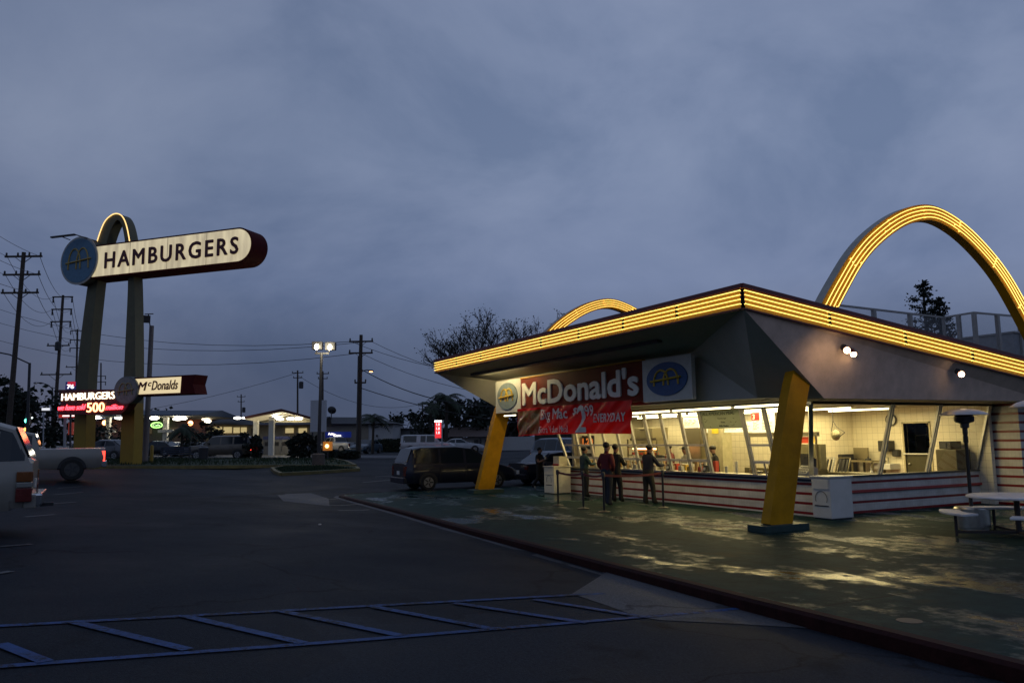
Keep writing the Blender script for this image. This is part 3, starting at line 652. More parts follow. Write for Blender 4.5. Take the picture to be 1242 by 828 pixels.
def f_(t, n, k, b):
    tcn = n.new('ShaderNodeTexCoord'); no = n.new('ShaderNodeTexVoronoi'); no.inputs['Scale'].default_value = 3.0; no.inputs['Randomness'].default_value = 1
    wv = n.new('ShaderNodeTexNoise'); wv.inputs['Scale'].default_value = 2.6; wv.inputs['Detail'].default_value = 6; wv.inputs['Distortion'].default_value = 1.6
    k.new(tcn.outputs['Object'], wv.inputs['Vector']); r = n.new('ShaderNodeValToRGB'); E = r.color_ramp.elements; r.color_ramp.interpolation = 'B_SPLINE'
    E[0].position = .30; E[0].color = (.03,.015,.01,1); E[1].position = .70; E[1].color = (.42,.34,.22,1)
    for p_, c_ in ((.42,(.16,.04,.015,1)), (.5,(.34,.16,.05,1)), (.58,(.10,.13,.03,1))): e_ = E.new(p_); e_.color = c_
    k.new(wv.outputs[0], r.inputs[0]); k.new(r.outputs[0], b.inputs['Base Color']); b.inputs['Roughness'].default_value = .25
nmix(pic, f_)
bgrid(-11.38, -9.9, .006, 2.14, 2.98, 24).build('burger_picture', pic, T, smooth=60)
PRT = mat('banner_print_white', (.80,.76,.70), .6, spec=.2, var=.06)
translucent(PRT, (.8,.6,.5), .12); translucent(pic, (.5,.3,.12), .3)
def on_banner(txt, x, z, h, wd, bold=.02, shear=0):
    mb = lettering(txt, (x,0,z), X1_, Z1_, h, wd, .004, fat=bold*.9, shear=shear, spacing=1.08)
    for v in mb.v: v.y += bz(v.x, v.z)-.062
    return mb.build('printed_words', PRT, T)
on_banner('Big Mac', -9.72, 2.52, .46, 1.75, .02)
on_banner('Extra Value Meal', -9.85, 2.19, .22, 1.95, .004)
on_banner('$', -7.68, 2.70, .26, .22, .02); on_banner('2', -7.45, 2.17, .85, .55, .03); on_banner('99', -6.95, 2.66, .34, .48, .02)
on_banner('EVERYDAY', -6.45, 2.46, .26, 1.65, .03, .15)

T.location = (-7.46,-2.27,2.06); T.scale = (.970,1,.985)

# long trough lamp hung from the soffit in front of the board
def lamp_z(x): return 4.34-.012*(x+12)
T = thing('trough_lamp', (-7,-3.1,4.2), 'long dark trough lamp hung from the front soffit, its left length lit', 'lamp')
pa, pb = gy(573,454,-3.1), gy(800,413,-3.1); zz = (pa.z+pb.z)/2; pa.z = pb.z = zz
m = MB(); m.bar(pa, pb, .16, .10); m.build('trough', DARK, T)
m = MB(); m.cyl(pa+Vector((.15,.0,.15)), pa.lerp(pb,.43)+Vector((0,.0,.15)), .035, 8); m.build('tube', TUBE_W, T)
for t in (.02, .40, .99):
    q = pa.lerp(pb, t); m = MB(); m.bar(q, q+Vector((.1,-.1,zb(-3.2)-q.z)), .04, .04); m.build('hanger', BLACK, T)
area('sign_lamp_light', pa.lerp(pb,.17)+Vector((0,.12,.05)), 3.2, .15, 170, (1,.80,.40), (R_(68),0,0))

# menu poster inside the big front pane
T = thing('menu_poster', (-2.7,-.3,2.1), 'pale green poster with a dark heading and sprinkled pictures taped inside the tall front pane', 'poster')
PG = mat('poster_pale_green', (.40,.44,.30), .6, var=.06); INK = mat('poster_ink', (.03,.04,.03), .6, var=.1)
def on_glass(x, z, out=0): return fp(x, z, out)
gup = (fp(0, 2.5)-fp(0, 2.0)).normalized(); gn = X1_ and Vector((1,0,0)).cross(gup)
m = MB(); a0 = fp(-3.44, 2.17)-gn*.02; m.prism([a0, a0+Vector((1.5,0,0)), a0+Vector((1.5,0,0))+gup*.50, a0+gup*.50], -gn*.01); m.build('paper', PG, T)
lettering('ALL AMERICAN MEAL', a0+Vector((.05,0,0))+gup*.38-gn*.0, X1_, gup, .085, 1.25, .004).build('heading', INK, T)
lettering('Hamburger', a0+Vector((.62,0,0))+gup*.25, X1_, gup, .055, .34, .004, .01).build('printed_words', INK, T)
lettering('Fries', a0+Vector((.72,0,0))+gup*.15, X1_, gup, .05, .16, .004, .01).build('printed_words', INK, T)
lettering('Milk Shake', a0+Vector((.62,0,0))+gup*.05, X1_, gup, .05, .36, .004, .01).build('printed_words', INK, T)
m = MB()
for i in range(9):
    c = a0+Vector((random.uniform(.05,.5) if i % 2 else random.uniform(1.05,1.42),0,0))+gup*random.uniform(.05,.33)+gn*.002
    m.tube([c, c+Vector((.05,0,0))+gup*random.uniform(-.03,.03)], .006, 4)
m.build('printed_pictures', INK, T)
MLIT = mat('lit_menu', (.8,.78,.7), .5, var=.1, vs=6, emit=(1,.84,.58), es=.5)
def menu(x0, x1, z0, z1, y, label, red=None):
    T = thing('menu_board', ((x0+x1)/2, y, z0), label, 'menu board')
    m = MB(); m.box((x0,y,z0),(x1,y+.08,z1)); m.build('lit_panel', MLIT, T)
    m = MB()
    for r in range(int((z1-z0-.12)/.045)):
        zz_ = z1-.10-r*.045; q = x0+.06
        while q < x1-.12:
            w_ = random.uniform(.04,.16); m.box((q,y-.004,zz_),(min(q+w_,x1-.05),y-.001,zz_+.014)); q += w_+random.uniform(.02,.10)
    m.build('printed_lines', INK, T)
    if red:
        m = MB(); m.box((x0+.01,y-.01,z1-.24),(x1-.01,y-.002,z1-.01)); m.build('red_header', RED, T)
        lettering(red, (x0+.06,y-.011,z1-.21), X1_, Z1_, .16, None, .004, .02).build('numeral', LETTER, T)
    return T
yM = 2.0
def xm_(px, y=yM): return gy(px, 520, y).x
menu(xm_(857), xm_(873), 2.08, 2.40, yM, 'lit menu board half hidden behind the green poster, leftmost of the kitchen menus')
menu(xm_(875), xm_(897), 2.08, 2.40, yM, 'wide lit menu board directly below the green poster')
menu(xm_(898), xm_(911), 2.08, 2.40, yM, 'lit menu board next to the one with the red numeral header')
menu(xm_(912), xm_(922), 2.06, 2.66, yM, 'tall lit menu board with a red header reading 3', red='3')
menu(xm_(923), xm_(938), 2.06, 2.66, yM, 'tall lit menu board between the red header board and the arch column')
menu(gy(829,520,1.4).x, gy(847,520,1.4).x, 2.24, 2.58, 1.4, 'small lit notice board with an orange title hung over the serving hatch')

# kitchen fittings
KST = mat('kitchen_steel', (.30,.27,.19), .32, .8, var=.04, vs=2)
OLIVE = mat('olive_cabinet', (.10,.085,.04), .5, var=.2)
def block(name, a, b, m, label, cat, extra=None, group=None, bevel=.01):
    T = thing(name, ((a[0]+b[0])/2,(a[1]+b[1])/2,a[2]), label, cat, group)
    q = MB(); q.box(a, b); q.build('cabinet', m, T, bevel=bevel)
    if extra: extra(T)
    return T
def feet(a, b, z):
    def g(T):
        for x in (a[0]+.04, b[0]-.04):
            for y in (a[1]+.04, b[1]-.04):
                q = MB(); q.box((x-.02,y-.02,.02),(x+.02,y+.02,z)); q.build('leg', KST, T)
    return g
def cabinet_face(a, b, nx_=2, nz_=2, hm=BLACK, fm=None):
    def g(T):
        W_, Hh = (b[0]-a[0])/nx_, (b[2]-a[2])/nz_
        for i in range(nx_):
            for j in range(nz_):
                x0 = a[0]+i*W_+.02; z0 = a[2]+j*Hh+.02
                q = MB(); q.box((x0,a[1]-.018,z0),(x0+W_-.04,a[1]-.001,z0+Hh-.04)); dd = q.build('door', fm or KST, T)
                q = MB(); q.box((x0+W_*.3,a[1]-.04,z0+Hh-.10),(x0+W_*.6,a[1]-.02,z0+Hh-.08)); q.build('handle', hm, dd)
    return g
for (x0, x1, z1, lab) in ((-9.6,-8.6,2.3,'tall steel fridge behind the leftmost service windows'), (-6.9,-6.1,2.45,'tall steel cabinet left of the column with the yellow notice'),):
    a, b = (x0,1.9,.02), (x1,2.6,z1); block('steel_fridge', a, b, KST, lab, 'fridge', cabinet_face(a, b, 1, 2))
a, b = (-5.75,1.9,.02), (-5.1,2.3,2.6); T = block('steel_column', a, b, mat('cream_steel',(.5,.46,.3),.4,.4), 'cream steel column with a yellow notice behind the front windows', 'column')
q = MB(); q.box((-5.55,1.89,2.05),(-5.25,1.899,2.4)); q.build('yellow_notice', mat('yellow_notice',(.6,.48,.03),.5), T)
a, b = (-4.6,2.4,.02), (-.3,3.0,.95)
block('prep_table', a, b, OLIVE, 'long olive kitchen work counter behind the big front pane', 'counter', cabinet_face(a, b, 5, 1))
def hood(T):
    q = MB(); q.box((-4.2,2.0,1.93),(-1.5,2.1,2.05)); q.build('light_rail', KST, T)
    for x in (-4.1,-2.8,-1.6): q = MB(); q.box((x-.02,2.05,.95),(x+.02,2.09,1.93)); q.build('post', KST, T)
T = thing('serving_shelf', (-2.4,2.1,.9), 'steel rail with posts standing over the kitchen counter', 'shelf'); hood(T)
q = MB(); q.box((-4.3,2.0,.02),(-1.5,2.35,1.02)); q.build('serving_counter', OLIVE, label='low olive serving counter right behind the front work area', cat='counter', bevel=.01)
q = MB(); q.box((-3.55,2.05,1.58),(-2.7,2.3,1.62)); 
T = thing('drink_machine', (-2.3,2.2,1.02), 'squat drink machine with a red and yellow sign plate behind the big pane', 'machine')
q = MB(); q.box((-2.9,2.1,1.02),(-1.5,2.33,1.72)); q.build('housing', mat('olive_steel',(.30,.27,.15),.4,.5), T, bevel=.02)
q = MB(); q.box((-2.3,2.075,1.74),(-1.75,2.10,1.92)); sgp = q.build('sign_plate', mat('lit_red_plate',(.5,.05,.02),.4,var=0,emit=(.9,.10,.03),es=.35), T)
q = MB(); q.box((-1.73,2.075,1.74),(-1.6,2.10,1.92)); q.build('yellow_end', mat('lit_yellow_plate',(.6,.4,.05),.4,var=0,emit=(1,.6,.1),es=.5), T)
q = MB(); q.box((-2.2,2.08,1.06),(-1.8,2.099,1.45)); q.build('dispensing_bay', BLACK, T)
# clutter on the front work counter
def cup(P, r, h, col, nm, lab, cat, lid=None):
    q = MB(); q.lathe([(r*.75,0),(r,h),(r*1.06,h),(r*1.06,h+.01),(.001,h+.01)], P, 12); o = q.build(nm, mat('item_%s' % nm + '_%d' % int(col[0]*99+col[1]*9), col, .5, var=.1), smooth=40); tag(o, lab, cat); return o
ITEM_SPOTS = ['left of the register', 'beside the register', 'at the big pane']
for i, (x, y, h, r, c, lab) in enumerate(((-3.3,.35,.16,.05,(.6,.58,.5),'white squeeze cup at the left foot of the big front pane'),(-2.95,.4,.3,.045,(.75,.73,.6),'tall cream squeeze bottle behind the big front pane'),(-2.3,.35,.12,.09,(.45,.33,.15),'brown tub in the middle of the big pane counter'),(-2.05,.3,.07,.12,(.7,.66,.55),'low white bowl at the right side of the big pane counter'))):
    cup((x,y,.95), r, h, c, 'counter_cup', lab, 'cup')
def napkin(P, label):
    T = thing('napkin_dispenser', P, label, 'dispenser'); x, y, z = P
    q = MB(); q.prism([(x,y-.09,z),(x,y+.09,z),(x,y+.06,z+.2),(x,y-.03,z+.2)], (.14,0,0)); q.build('case', mat('dispenser_dark',(.06,.06,.06),.3,.5), T, bevel=.008)
    q = MB(); q.box((x+.03,y-.095,z+.05),(x+.11,y-.065,z+.13)); q.build('napkins', WHITE, T)
for i, (x, l) in enumerate(((-9.0,'dark napkin dispenser inside the leftmost visible order window'),(-5.6,'dark napkin dispenser inside the order window behind the leaning man'),(-3.95,'dark napkin dispenser inside the order window beside the big pane'))): napkin((x,.12,.951), l)
def register(x, y, label, rz=0):
    T = thing('cash_register', (x,y,.95), label, 'cash register')
    q = MB(); q.prism([(x,y-.2,.951),(x,y+.22,.951),(x,y+.22,1.13),(x,y+.05,1.2),(x,y-.2,1.02)], (.38,0,0)); q.build('housing', mat('register_grey',(.42,.40,.34),.5), T, bevel=.01)
    q = MB(); q.prism([(x+.03,y+.05,1.2),(x+.03,y+.22,1.14),(x+.03,y+.24,1.36),(x+.03,y+.14,1.40)], (.30,0,0)); sc = q.build('screen', DARK, T)
    q = MB()
    for i in range(4):
        for j in range(3): 
            u = x+.05+i*.075; v = j*.07; q.box((u,y-.17+v,1.045+v*.72),(u+.055,y-.12+v,1.06+v*.72))
    q.build('keys', DARK, T); return T
register(-.75,.45,'grey cash register behind the open pane right of the near arch column')
register(-6.7,.4,'grey cash register in the order window left of the leaning man')
register(-1.62,.4,'grey cash register in the order window next to the near arch column')
# trays of wrapped food under the warm lamp
T = thing('food_warmer', (-7.9,.9,.95), 'steel food warmer with a glowing heat lamp full of wrapped burgers behind the red-jacketed customer', 'food warmer')
q = MB(); q.box((-8.6,.8,.951),(-6.95,1.3,1.0)); q.build('tray', KST, T)
for x in (-8.6,-7.0): q = MB(); q.box((x,.8,1.0),(x+.04,.84,1.9)); q.build('post', KST, T)
for z in (1.35,1.62): q = MB(); q.box((-8.6,.8,z),(-6.95,1.3,z+.03)); q.build('shelf', KST, T)
q = MB(); q.box((-8.5,.85,1.86),(-7.05,1.25,1.94)); hh = q.build('lamp_hood', KST, T)
q = MB(); q.cyl((-8.4,.9,1.58),(-7.1,.9,1.58),.025,8); q.build('heat_lamp', lamp('heat_lamp_glow',(1,.42,.16),9), hh)
for i in range(14):
    x = -8.5+i*.105; z = (1.0,1.38)[i%2]; q = MB(); q.box((x,.84,z),(x+.09,.93,z+random.uniform(.06,.13)))
    q.build('food_parcel', mat('parcel_%d' % (i%4), ((.6,.5,.3),(.55,.1,.05),(.62,.6,.5),(.5,.32,.1))[i%4], .6), T)
# counter goods seen along the windows
GOODS = [('paper_bag','folded brown paper bag', (.36,.24,.12)), ('carton','small red carton', (.45,.05,.03)), ('carton','small white carton', (.62,.6,.52)), ('cup_stack','stack of white cups', (.6,.58,.5)), ('box','yellow cardboard box', (.55,.36,.06))]
wn = ['first','second','third','fourth','fifth','sixth','seventh']
for i in range(15):
    x = -10.6+i*.455; 
    if x > -3.7: continue
    nm, lb, c = GOODS[(i*7+3) % 5]; h = random.uniform(.12,.26); wd = random.uniform(.10,.2); y = random.uniform(.08,.2)
    q = MB()
    if nm == 'cup_stack': q.lathe([(.035,0),(.045,h),(.045,h+.02),(.05,h+.02),(.05,h+.03),(.001,h+.03)], (x,y+.08,.951), 10)
    elif nm == 'paper_bag': q.prism([(x,y,.951),(x+wd,y,.951),(x+wd*.93,y+.03,.951+h),(x+wd*.07,y+.03,.951+h)], (0,.09,0))
    else: q.box((x,y,.951),(x+wd,y+.12,.951+h*.7))
    q.build(nm, mat('good_%d' % ((i*7+3)%5), c, .6), label='%s standing on the counter inside the front windows' % lb, cat=nm.replace('_',' '), group='goods on the counter inside the front windows: '+lb)
for i in range(22):
    x = -10.7+i*.335+random.uniform(-.05,.05)
    if x > -3.75: break
    nm, lb, c = GOODS[(i*3+1) % 5]; h = random.uniform(.18,.42); wd = random.uniform(.10,.22); y = random.uniform(.34,.5); q = MB()
    if nm == 'cup_stack': q.lathe([(.035,0),(.045,h),(.045,h+.02),(.05,h+.02),(.05,h+.03),(.001,h+.03)], (x,y,.951), 10)
    elif nm == 'paper_bag': q.prism([(x,y,.951),(x+wd,y,.951),(x+wd*.93,y+.03,.951+h),(x+wd*.07,y+.03,.951+h)], (0,.09,0))
    else: q.box((x,y,.951),(x+wd,y+.12,.951+h*.8))
    q.build(nm, mat('good_%d' % ((i*3+1)%5), c, .6), label='%s standing on the counter inside the front windows' % lb, cat=nm.replace('_',' '), group='goods on the counter inside the front windows: '+lb)
T = thing('orange_box', (-1.55,.25,.951), 'orange cardboard box in the order window just left of the near arch column', 'box')
q = MB(); q.box((-1.45,.08,.951),(-1.15,.3,1.2)); q.build('carton', mat('orange_card',(.5,.22,.03),.6), T); q = MB(); q.box((-1.46,.07,1.2),(-1.14,.31,1.215)); q.build('lid', mat('cream_card',(.55,.48,.3),.6), T)
# price poster at the left end, seen past the far column
T = thing('price_poster', (-10.6,.6,1.5), 'dark poster with an orange price in the leftmost order window', 'poster')
q = MB(); q.box((-11.0,.5,1.25),(-10.2,.53,2.05)); q.build('sheet', mat('navy_sheet',(.02,.03,.06),.5), T)
lettering('1.20', (-10.95,.497,1.72), X1_, Z1_, .24, .7, .004, .03).build('price', mat('orange_print',(.8,.2,.03),.5,var=0,emit=(1,.28,.05),es=.6), T)
q = MB(); q.box((-10.9,.49,1.42),(-10.3,.499,1.56)); q.build('white_band', LETTER, T)
# back of the kitchen (seen through the side glass)
def wallp(px, py, y=YW): return gy(px, py, y)
c = wallp(1081, 509, YW-.03)
T = thing('wall_clock', c, 'round white wall clock with a black rim on the tiled kitchen wall', 'clock')
ring = lambda r, n=28: [(c.x+r*math.cos(2*math.pi*i/n), c.y, c.z+r*math.sin(2*math.pi*i/n)) for i in range(n)]
q = MB(); q.prism(ring(.19), (0,-.03,0)); q.build('rim', BLACK, T)
q = MB(); q.prism([(x,y-.031,z) for x,y,z in ring(.155)], (0,-.006,0)); q.build('dial', WHITE, T)
q = MB(); q.bar((c.x,c.y-.04,c.z),(c.x+.02,c.y-.04,c.z+.12),.012,.006,up=(0,1,0)); q.bar((c.x,c.y-.044,c.z),(c.x+.08,c.y-.044,c.z-.02),.014,.006,up=(0,1,0)); q.build('hands', BLACK, T)
def wbox(px0, py0, px1, py1, d, nm, lab, cat, mt, extra=True):
    a, b = wallp(px0, py1), wallp(px1, py0); T = thing(nm, ((a.x+b.x)/2, YW-d/2, a.z), lab, cat)
    q = MB(); q.box((a.x,YW-d,a.z),(b.x,YW-.01,b.z)); q.build('case', mt, T, bevel=.01)
    q = MB(); q.box((a.x+.03,YW-d-.01,a.z+.03),(b.x-.03,YW-d-.001,b.z-.05)); q.build('front_cover', DARK, T); return T, a, b
wbox(1073,534,1085,547,.3,'towel_dispenser','black paper towel dispenser on the tiled wall above the sink','dispenser',BLACK)
wbox(1086,545,1093,553,.15,'soap_dispenser','small black soap dispenser right of the towel dispenser','dispenser',BLACK)
a, b = wallp(1068,575), wallp(1092,560)
T = thing('hand_sink', ((a.x+b.x)/2,YW-.25,.5), 'white hand sink with a tap against the tiled kitchen wall', 'sink')
q = MB(); q.box((a.x,YW-.5,.88),(b.x,YW-.01,1.06)); q.build('basin', WHITE, T, bevel=.02)
q = MB(); xm = (a.x+b.x)/2; q.tube([(xm,YW-.06,1.06),(xm,YW-.06,1.25),(xm,YW-.2,1.27),(xm,YW-.24,1.2)], .015, 8); q.build('tap', STEEL, T)
LZ = wallp(1112, 551).z
T = thing('half_door', ((DX0+DX1)/2,YW,0), 'olive lower half of a stable door with a pale ledge in the kitchen doorway', 'door')
q = MB(); q.box((DX0+.01,YW+.02,.03),(DX1-.01,YW+.08,LZ)); q.build('leaf', mat('olive_door',(.06,.055,.028),.5,var=.15), T)
q = MB(); q.box((DX0-.04,YW-.06,LZ),(DX1-.02,YW+.12,LZ+.04)); q.build('ledge', WHITE, T)
q = MB(); q.ball((DX0+.12,YW-.02,1.05),.035); q.build('handle', STEEL, T)
# shelves of dark goods beyond the doorway
T = thing('storage_shelf', ((DX0+DX1)/2,YW+1.2,0), 'cluttered dark storage rack seen through the kitchen doorway', 'shelf')
for z in (.6,1.25,1.9,2.25):
    q = MB(); q.box((DX0-.3,YW+.9,z),(DX1+.3,YW+1.4,z+.03)); q.build('board', DARK, T)
for x in (DX0-.3,DX1+.25): q = MB(); q.box((x,YW+.9,.02),(x+.05,YW+1.4,2.5)); q.build('upright', DARK, T)
for i in range(10):
    x = DX0-.1+random.random()*(DX1-DX0+.1); z = random.choice((1.93,2.28)); q = MB(); q.box((x,YW+.88,z),(x+.18,YW+1.1,z+random.uniform(.12,.28)))
    q.build('stored_case', mat('stored_%d'%(i%3), ((.03,.03,.03),(.10,.09,.07),(.3,.28,.22))[i%3], .6), T)
q = MB(); q.bar((DX0+.15,YW+.8,2.35),(DX1-.3,YW+.8,1.9),.03,.03); q.build('mop_handle', LETTER, label='white mop handle leaning across the storage rack', cat='mop')
# grills and low cabinets along the inside left of the side windows
a = (-3.9,5.5,.02)
def kitchen_unit(x0, x1, y0, y1, z1, lab, nm, cat, mt=DARK, n_=2):
    a, b = (x0,y0,.02), (x1,y1,z1); return block(nm, a, b, mt, lab, cat, cabinet_face(a, b, n_, 1, fm=mt))
KX = lambda px: gy(px, 560, 5.8).x
KZ = lambda py, px=1040: gy(px, py, 5.8).z
kitchen_unit(KX(983),KX(1006),5.8,6.5,KZ(545),'black double fryer on the left of the back wall','fryer','fryer')
kitchen_unit(KX(1006.5),KX(1022),5.85,6.5,KZ(551),'lower black grill between the fryer and the steel splashback','grill','grill')
T = thing('work_table', (KX(1045),5.8,0), 'dark steel work table with open legs under the steel splashback', 'table')
q = MB(); q.box((KX(1030),5.8,KZ(560)),(KX(1057),6.5,KZ(558))); q.build('tabletop', KST, T)
for u in (KX(1031),KX(1055)):
    for v in (5.85,6.4): q = MB(); q.box((u,v,.02),(u+.05,v+.05,KZ(560))); q.build('leg', OLIVE, T)
q = MB(); q.box((KX(1031),5.9,.5),(KX(1055),6.4,.54)); q.build('shelf', OLIVE, T)
q = MB(); q.box((KX(1023),6.3,KZ(557)),(KX(1040),6.36,KZ(543))); q.build('splashback', KST, T)
q = MB(); q.lathe([(.09,0),(.09,.05),(.02,.07),(.02,.12),(.001,.12)], (KX(1048),6.0,KZ(558)), 14); q.build('desk_bell', DARK, label='small dark pot standing on the steel work table', cat='pot')
q = MB(); q.lathe([(.05,0),(.05,.14),(.015,.2),(.015,.25),(.001,.25)], (-.55,2.9,.82), 12); 
kitchen_unit(-2.6,-.5,2.2,3.1,.82,'low dark counter inside the side windows','low_counter','counter')
q.build('spray_bottle', LETTER, label='white spray bottle on the low counter inside the side windows', cat='bottle')
for i, (x, y, z) in enumerate(((-1.75,2.5,.83),(-1.3,2.6,.83))):
    T = thing('basket_rack', (x,y,z), ('slanted steel fry basket rack, left one on the low dark counter','slanted steel fry basket rack, right one on the low dark counter')[i], 'rack')
    q = MB(); q.bar((x-.2,y,z),(x-.2,y+.2,z+.5),.03,.03); q.bar((x+.2,y,z),(x+.2,y+.2,z+.5),.03,.03); q.bar((x-.2,y+.2,z+.5),(x+.2,y+.2,z+.5),.03,.03); q.bar((x-.2,y,z+.02),(x+.2,y,z+.02),.03,.03); q.build('frame', WHITE if i == 0 else KST, T)
    for k in range(3): 
        q = MB(); q.bar((x-.12+k*.12,y+.02,z+.04),(x-.12+k*.12,y+.18,z+.46),.06,.01); q.build('basket', DARK, T)
# hanging scoop net
c = gy(1012, 512, 4.0)
T = thing('hanging_scoop', (c.x,4.0,c.z-.4), 'wire fry scoop hanging from the kitchen ceiling behind the side glass', 'scoop')
q = MB(); q.tube([(c.x-.05,4,ZS),(c.x-.05,4,c.z+.05),(c.x-.12,4,c.z-.25),(c.x+.05,4,c.z-.5),(c.x+.35,4,c.z-.3)], .012, 6); q.tube([(c.x-.05,4,c.z+.05),(c.x+.08,4,c.z-.15),(c.x+.35,4,c.z-.3)], .01, 6); q.build('wire', DARK, T)
q = MB(); q.ball((c.x+.02,4,c.z-.38), .15,.12,.16,10,6); q.build('scoop_bowl', KST, T, smooth=60)
# tiled partition and stove at far right inside
q = MB(); q.box((KX(1133),5.9,.02),(KX(1158),6.55,KZ(545,1145))); q.build('tall_freezer', mat('olive_freezer',(.06,.05,.025),.5), label='olive cabinet in the right back corner of the kitchen', cat='cabinet', bevel=.02)
T = thing('microwave', (KX(1141),6.1,KZ(545,1145)), 'black microwave oven on the olive corner cabinet', 'microwave'); q = MB(); q.box((KX(1135),6.0,KZ(544.6,1145)),(KX(1149),6.5,KZ(535,1145))); q.build('case', BLACK, T, bevel=.01); q = MB(); q.box((KX(1136.5),5.985,KZ(543.5,1145)),(KX(1144),5.999,KZ(536.5,1145))); q.build('door', DARK, T)
# picture / notice on the inner partition
# ------------------------------------------------------------------ bins, stanchions, heaters, tables
def litter_bin(P, rz, label, sx_=.72, sy_=.74, h=1.0, cream=False):
    mt = WHITE if not cream else mat('cream_bin', (.66,.62,.50), .5, var=.06)
    T = thing('litter_bin', (0,0,0), label, 'litter bin')
    q = MB(); q.box((-sx_/2,-sy_/2,.03),(sx_/2,sy_/2,h-.04)); q.build('cabinet', mt, T, bevel=.015)
    q = MB(); q.box((-sx_/2-.03,-sy_/2-.03,h-.038),(sx_/2+.03,sy_/2+.03,h+.0)); q.build('top', mt, T, bevel=.01)
    q = MB(); q.box((-sx_/2+.04,-sy_/2-.02,h-.30),(sx_/2-.04,-sy_/2-.002,h-.08)); q.build('flap', mt, T, bevel=.004)
    q = MB(); q.box((-sx_/2+.03,-sy_/2+.03,0),(sx_/2-.03,sy_/2-.03,.03)); q.build('foot', DARK, T)
    q = MB(); pr = [(.17*math.cos(a)-.0, -sy_/2-.006, .48+.17*math.sin(a)) for a in [(-.5+4.1*i/20) for i in range(21)]]; q.tube(pr, .006, 5)
    q.box((-.2,-sy_/2-.008,.30),(.2,-sy_/2-.002,.325)); q.build('printed_ring', BLACK, T)
    place(T, P, rz); return T
litter_bin((.56,.03,0), 0, 'white litter bin with a plain ring print at the corner of the striped counter', sx_=.54, h=1.0)
litter_bin((-10.95,-.62,0), 0, 'cream litter bin with a box on top by the leftmost window', sx_=.7, sy_=.7, h=.98, cream=True)
T = thing('cardboard_box', (-10.85,-.6,.981), 'cream box standing on top of the cream litter bin', 'box')
q = MB(); q.box((-11.0,-.75,.981),(-10.6,-.4,1.32)); q.build('carton', mat('cream_carton',(.6,.55,.4),.6), T, bevel=.01); q = MB(); q.box((-11.0,-.77,1.0),(-10.62,-.752,1.06)); q.build('red_print', RED, T)
T = thing('barrier', (0,0,0), '', 'barrier post')
q = MB(); q.lathe([(.17,0),(.17,.02),(.06,.05),(.03,.06),(.03,.06)], (0,0,0), 20); q.build('base', BLACK, T, smooth=40)
q = MB(); q.lathe([(.03,.06),(.03,.9),(.045,.9),(.045,1.02),(.03,1.05),(.001,1.05)], (0,0,0), 14); q.build('post', BLACK, T, smooth=40)
T.name = 'barrier_post'
posts = [(-3.96,-1.41),(-3.9,-3.44),(-5.06,-3.34),(-6.42,-3.34)]
labs = ['black belt barrier post nearest the counter, right of the leaning man','black belt barrier post farthest right of the queue entrance row, front of the patio','middle black belt barrier post of the front queue row','leftmost black belt barrier post, in front of the cream bin']
for i, (x, y) in enumerate(posts):
    o = T if i == 0 else dup(T); place(o, (x,y,0)); o['label'] = labs[i]; o['group'] = 'belt barrier posts of the queue'
BELT = mat('maroon_belt', (.14,.015,.018), .6, var=.15)
for (i, j, l) in ((0,1,'maroon belt running from the counter post to the front right post'),(1,2,'maroon belt between the two right posts of the front row'),(2,3,'maroon belt between the two left posts of the front row')):
    a, b = posts[i], posts[j]; q = MB(); n_ = 10; top = []; bot = []
    for k in range(n_+1):
        t = k/n_; x = a[0]+(b[0]-a[0])*t; y = a[1]+(b[1]-a[1])*t; s = .05*4*t*(1-t)
        top.append(Vector((x,y,1.0-s))); bot.append(Vector((x,y,.94-s)))
    q.prism(top+bot[::-1], (.004,.002,0)); q.build('barrier_belt', BELT, label=l, cat='belt', group='belts of the queue barrier')
def heater(P, label):
    T = thing('patio_heater', (0,0,0), label, 'patio heater')
    q = MB(); q.lathe([(.30,0),(.30,.04),(.33,.05),(.33,.42),(.30,.45),(.06,.46),(.001,.46)], (0,0,0), 28); q.build('tank_housing', STEEL, T, smooth=35)
    q = MB(); q.lathe([(.035,.45),(.035,1.75),(.05,1.78),(.05,1.9),(.001,1.9)], (0,0,0), 12); q.build('pole', BLACK, T, smooth=35)
    q = MB(); q.lathe([(.035,1.88),(.05,1.95),(.05,2.06),(.085,2.08),(.085,2.16),(.17,2.19),(.19,2.22),(.19,2.3),(.14,2.34),(.001,2.34)], (0,0,0), 20); q.build('burner', BLACK, T, smooth=35)
    q = MB(); q.lathe([(.46,2.335),(.46,2.345),(.35,2.41),(.2,2.455),(.001,2.47),(.001,2.46),(.2,2.445),(.35,2.40)], (0,0,0), 36); q.build('reflector', mat('heater_dome',(.55,.50,.47),.3,.7,var=.1), T, smooth=60)
    place(T, P); return T
heater((3.60,.55,0), 'patio heater with domed reflector between the picnic table and the striped end wall')
heater((7.05,-2.9,0), 'patio heater at the right edge of the picture, only its dome in view')
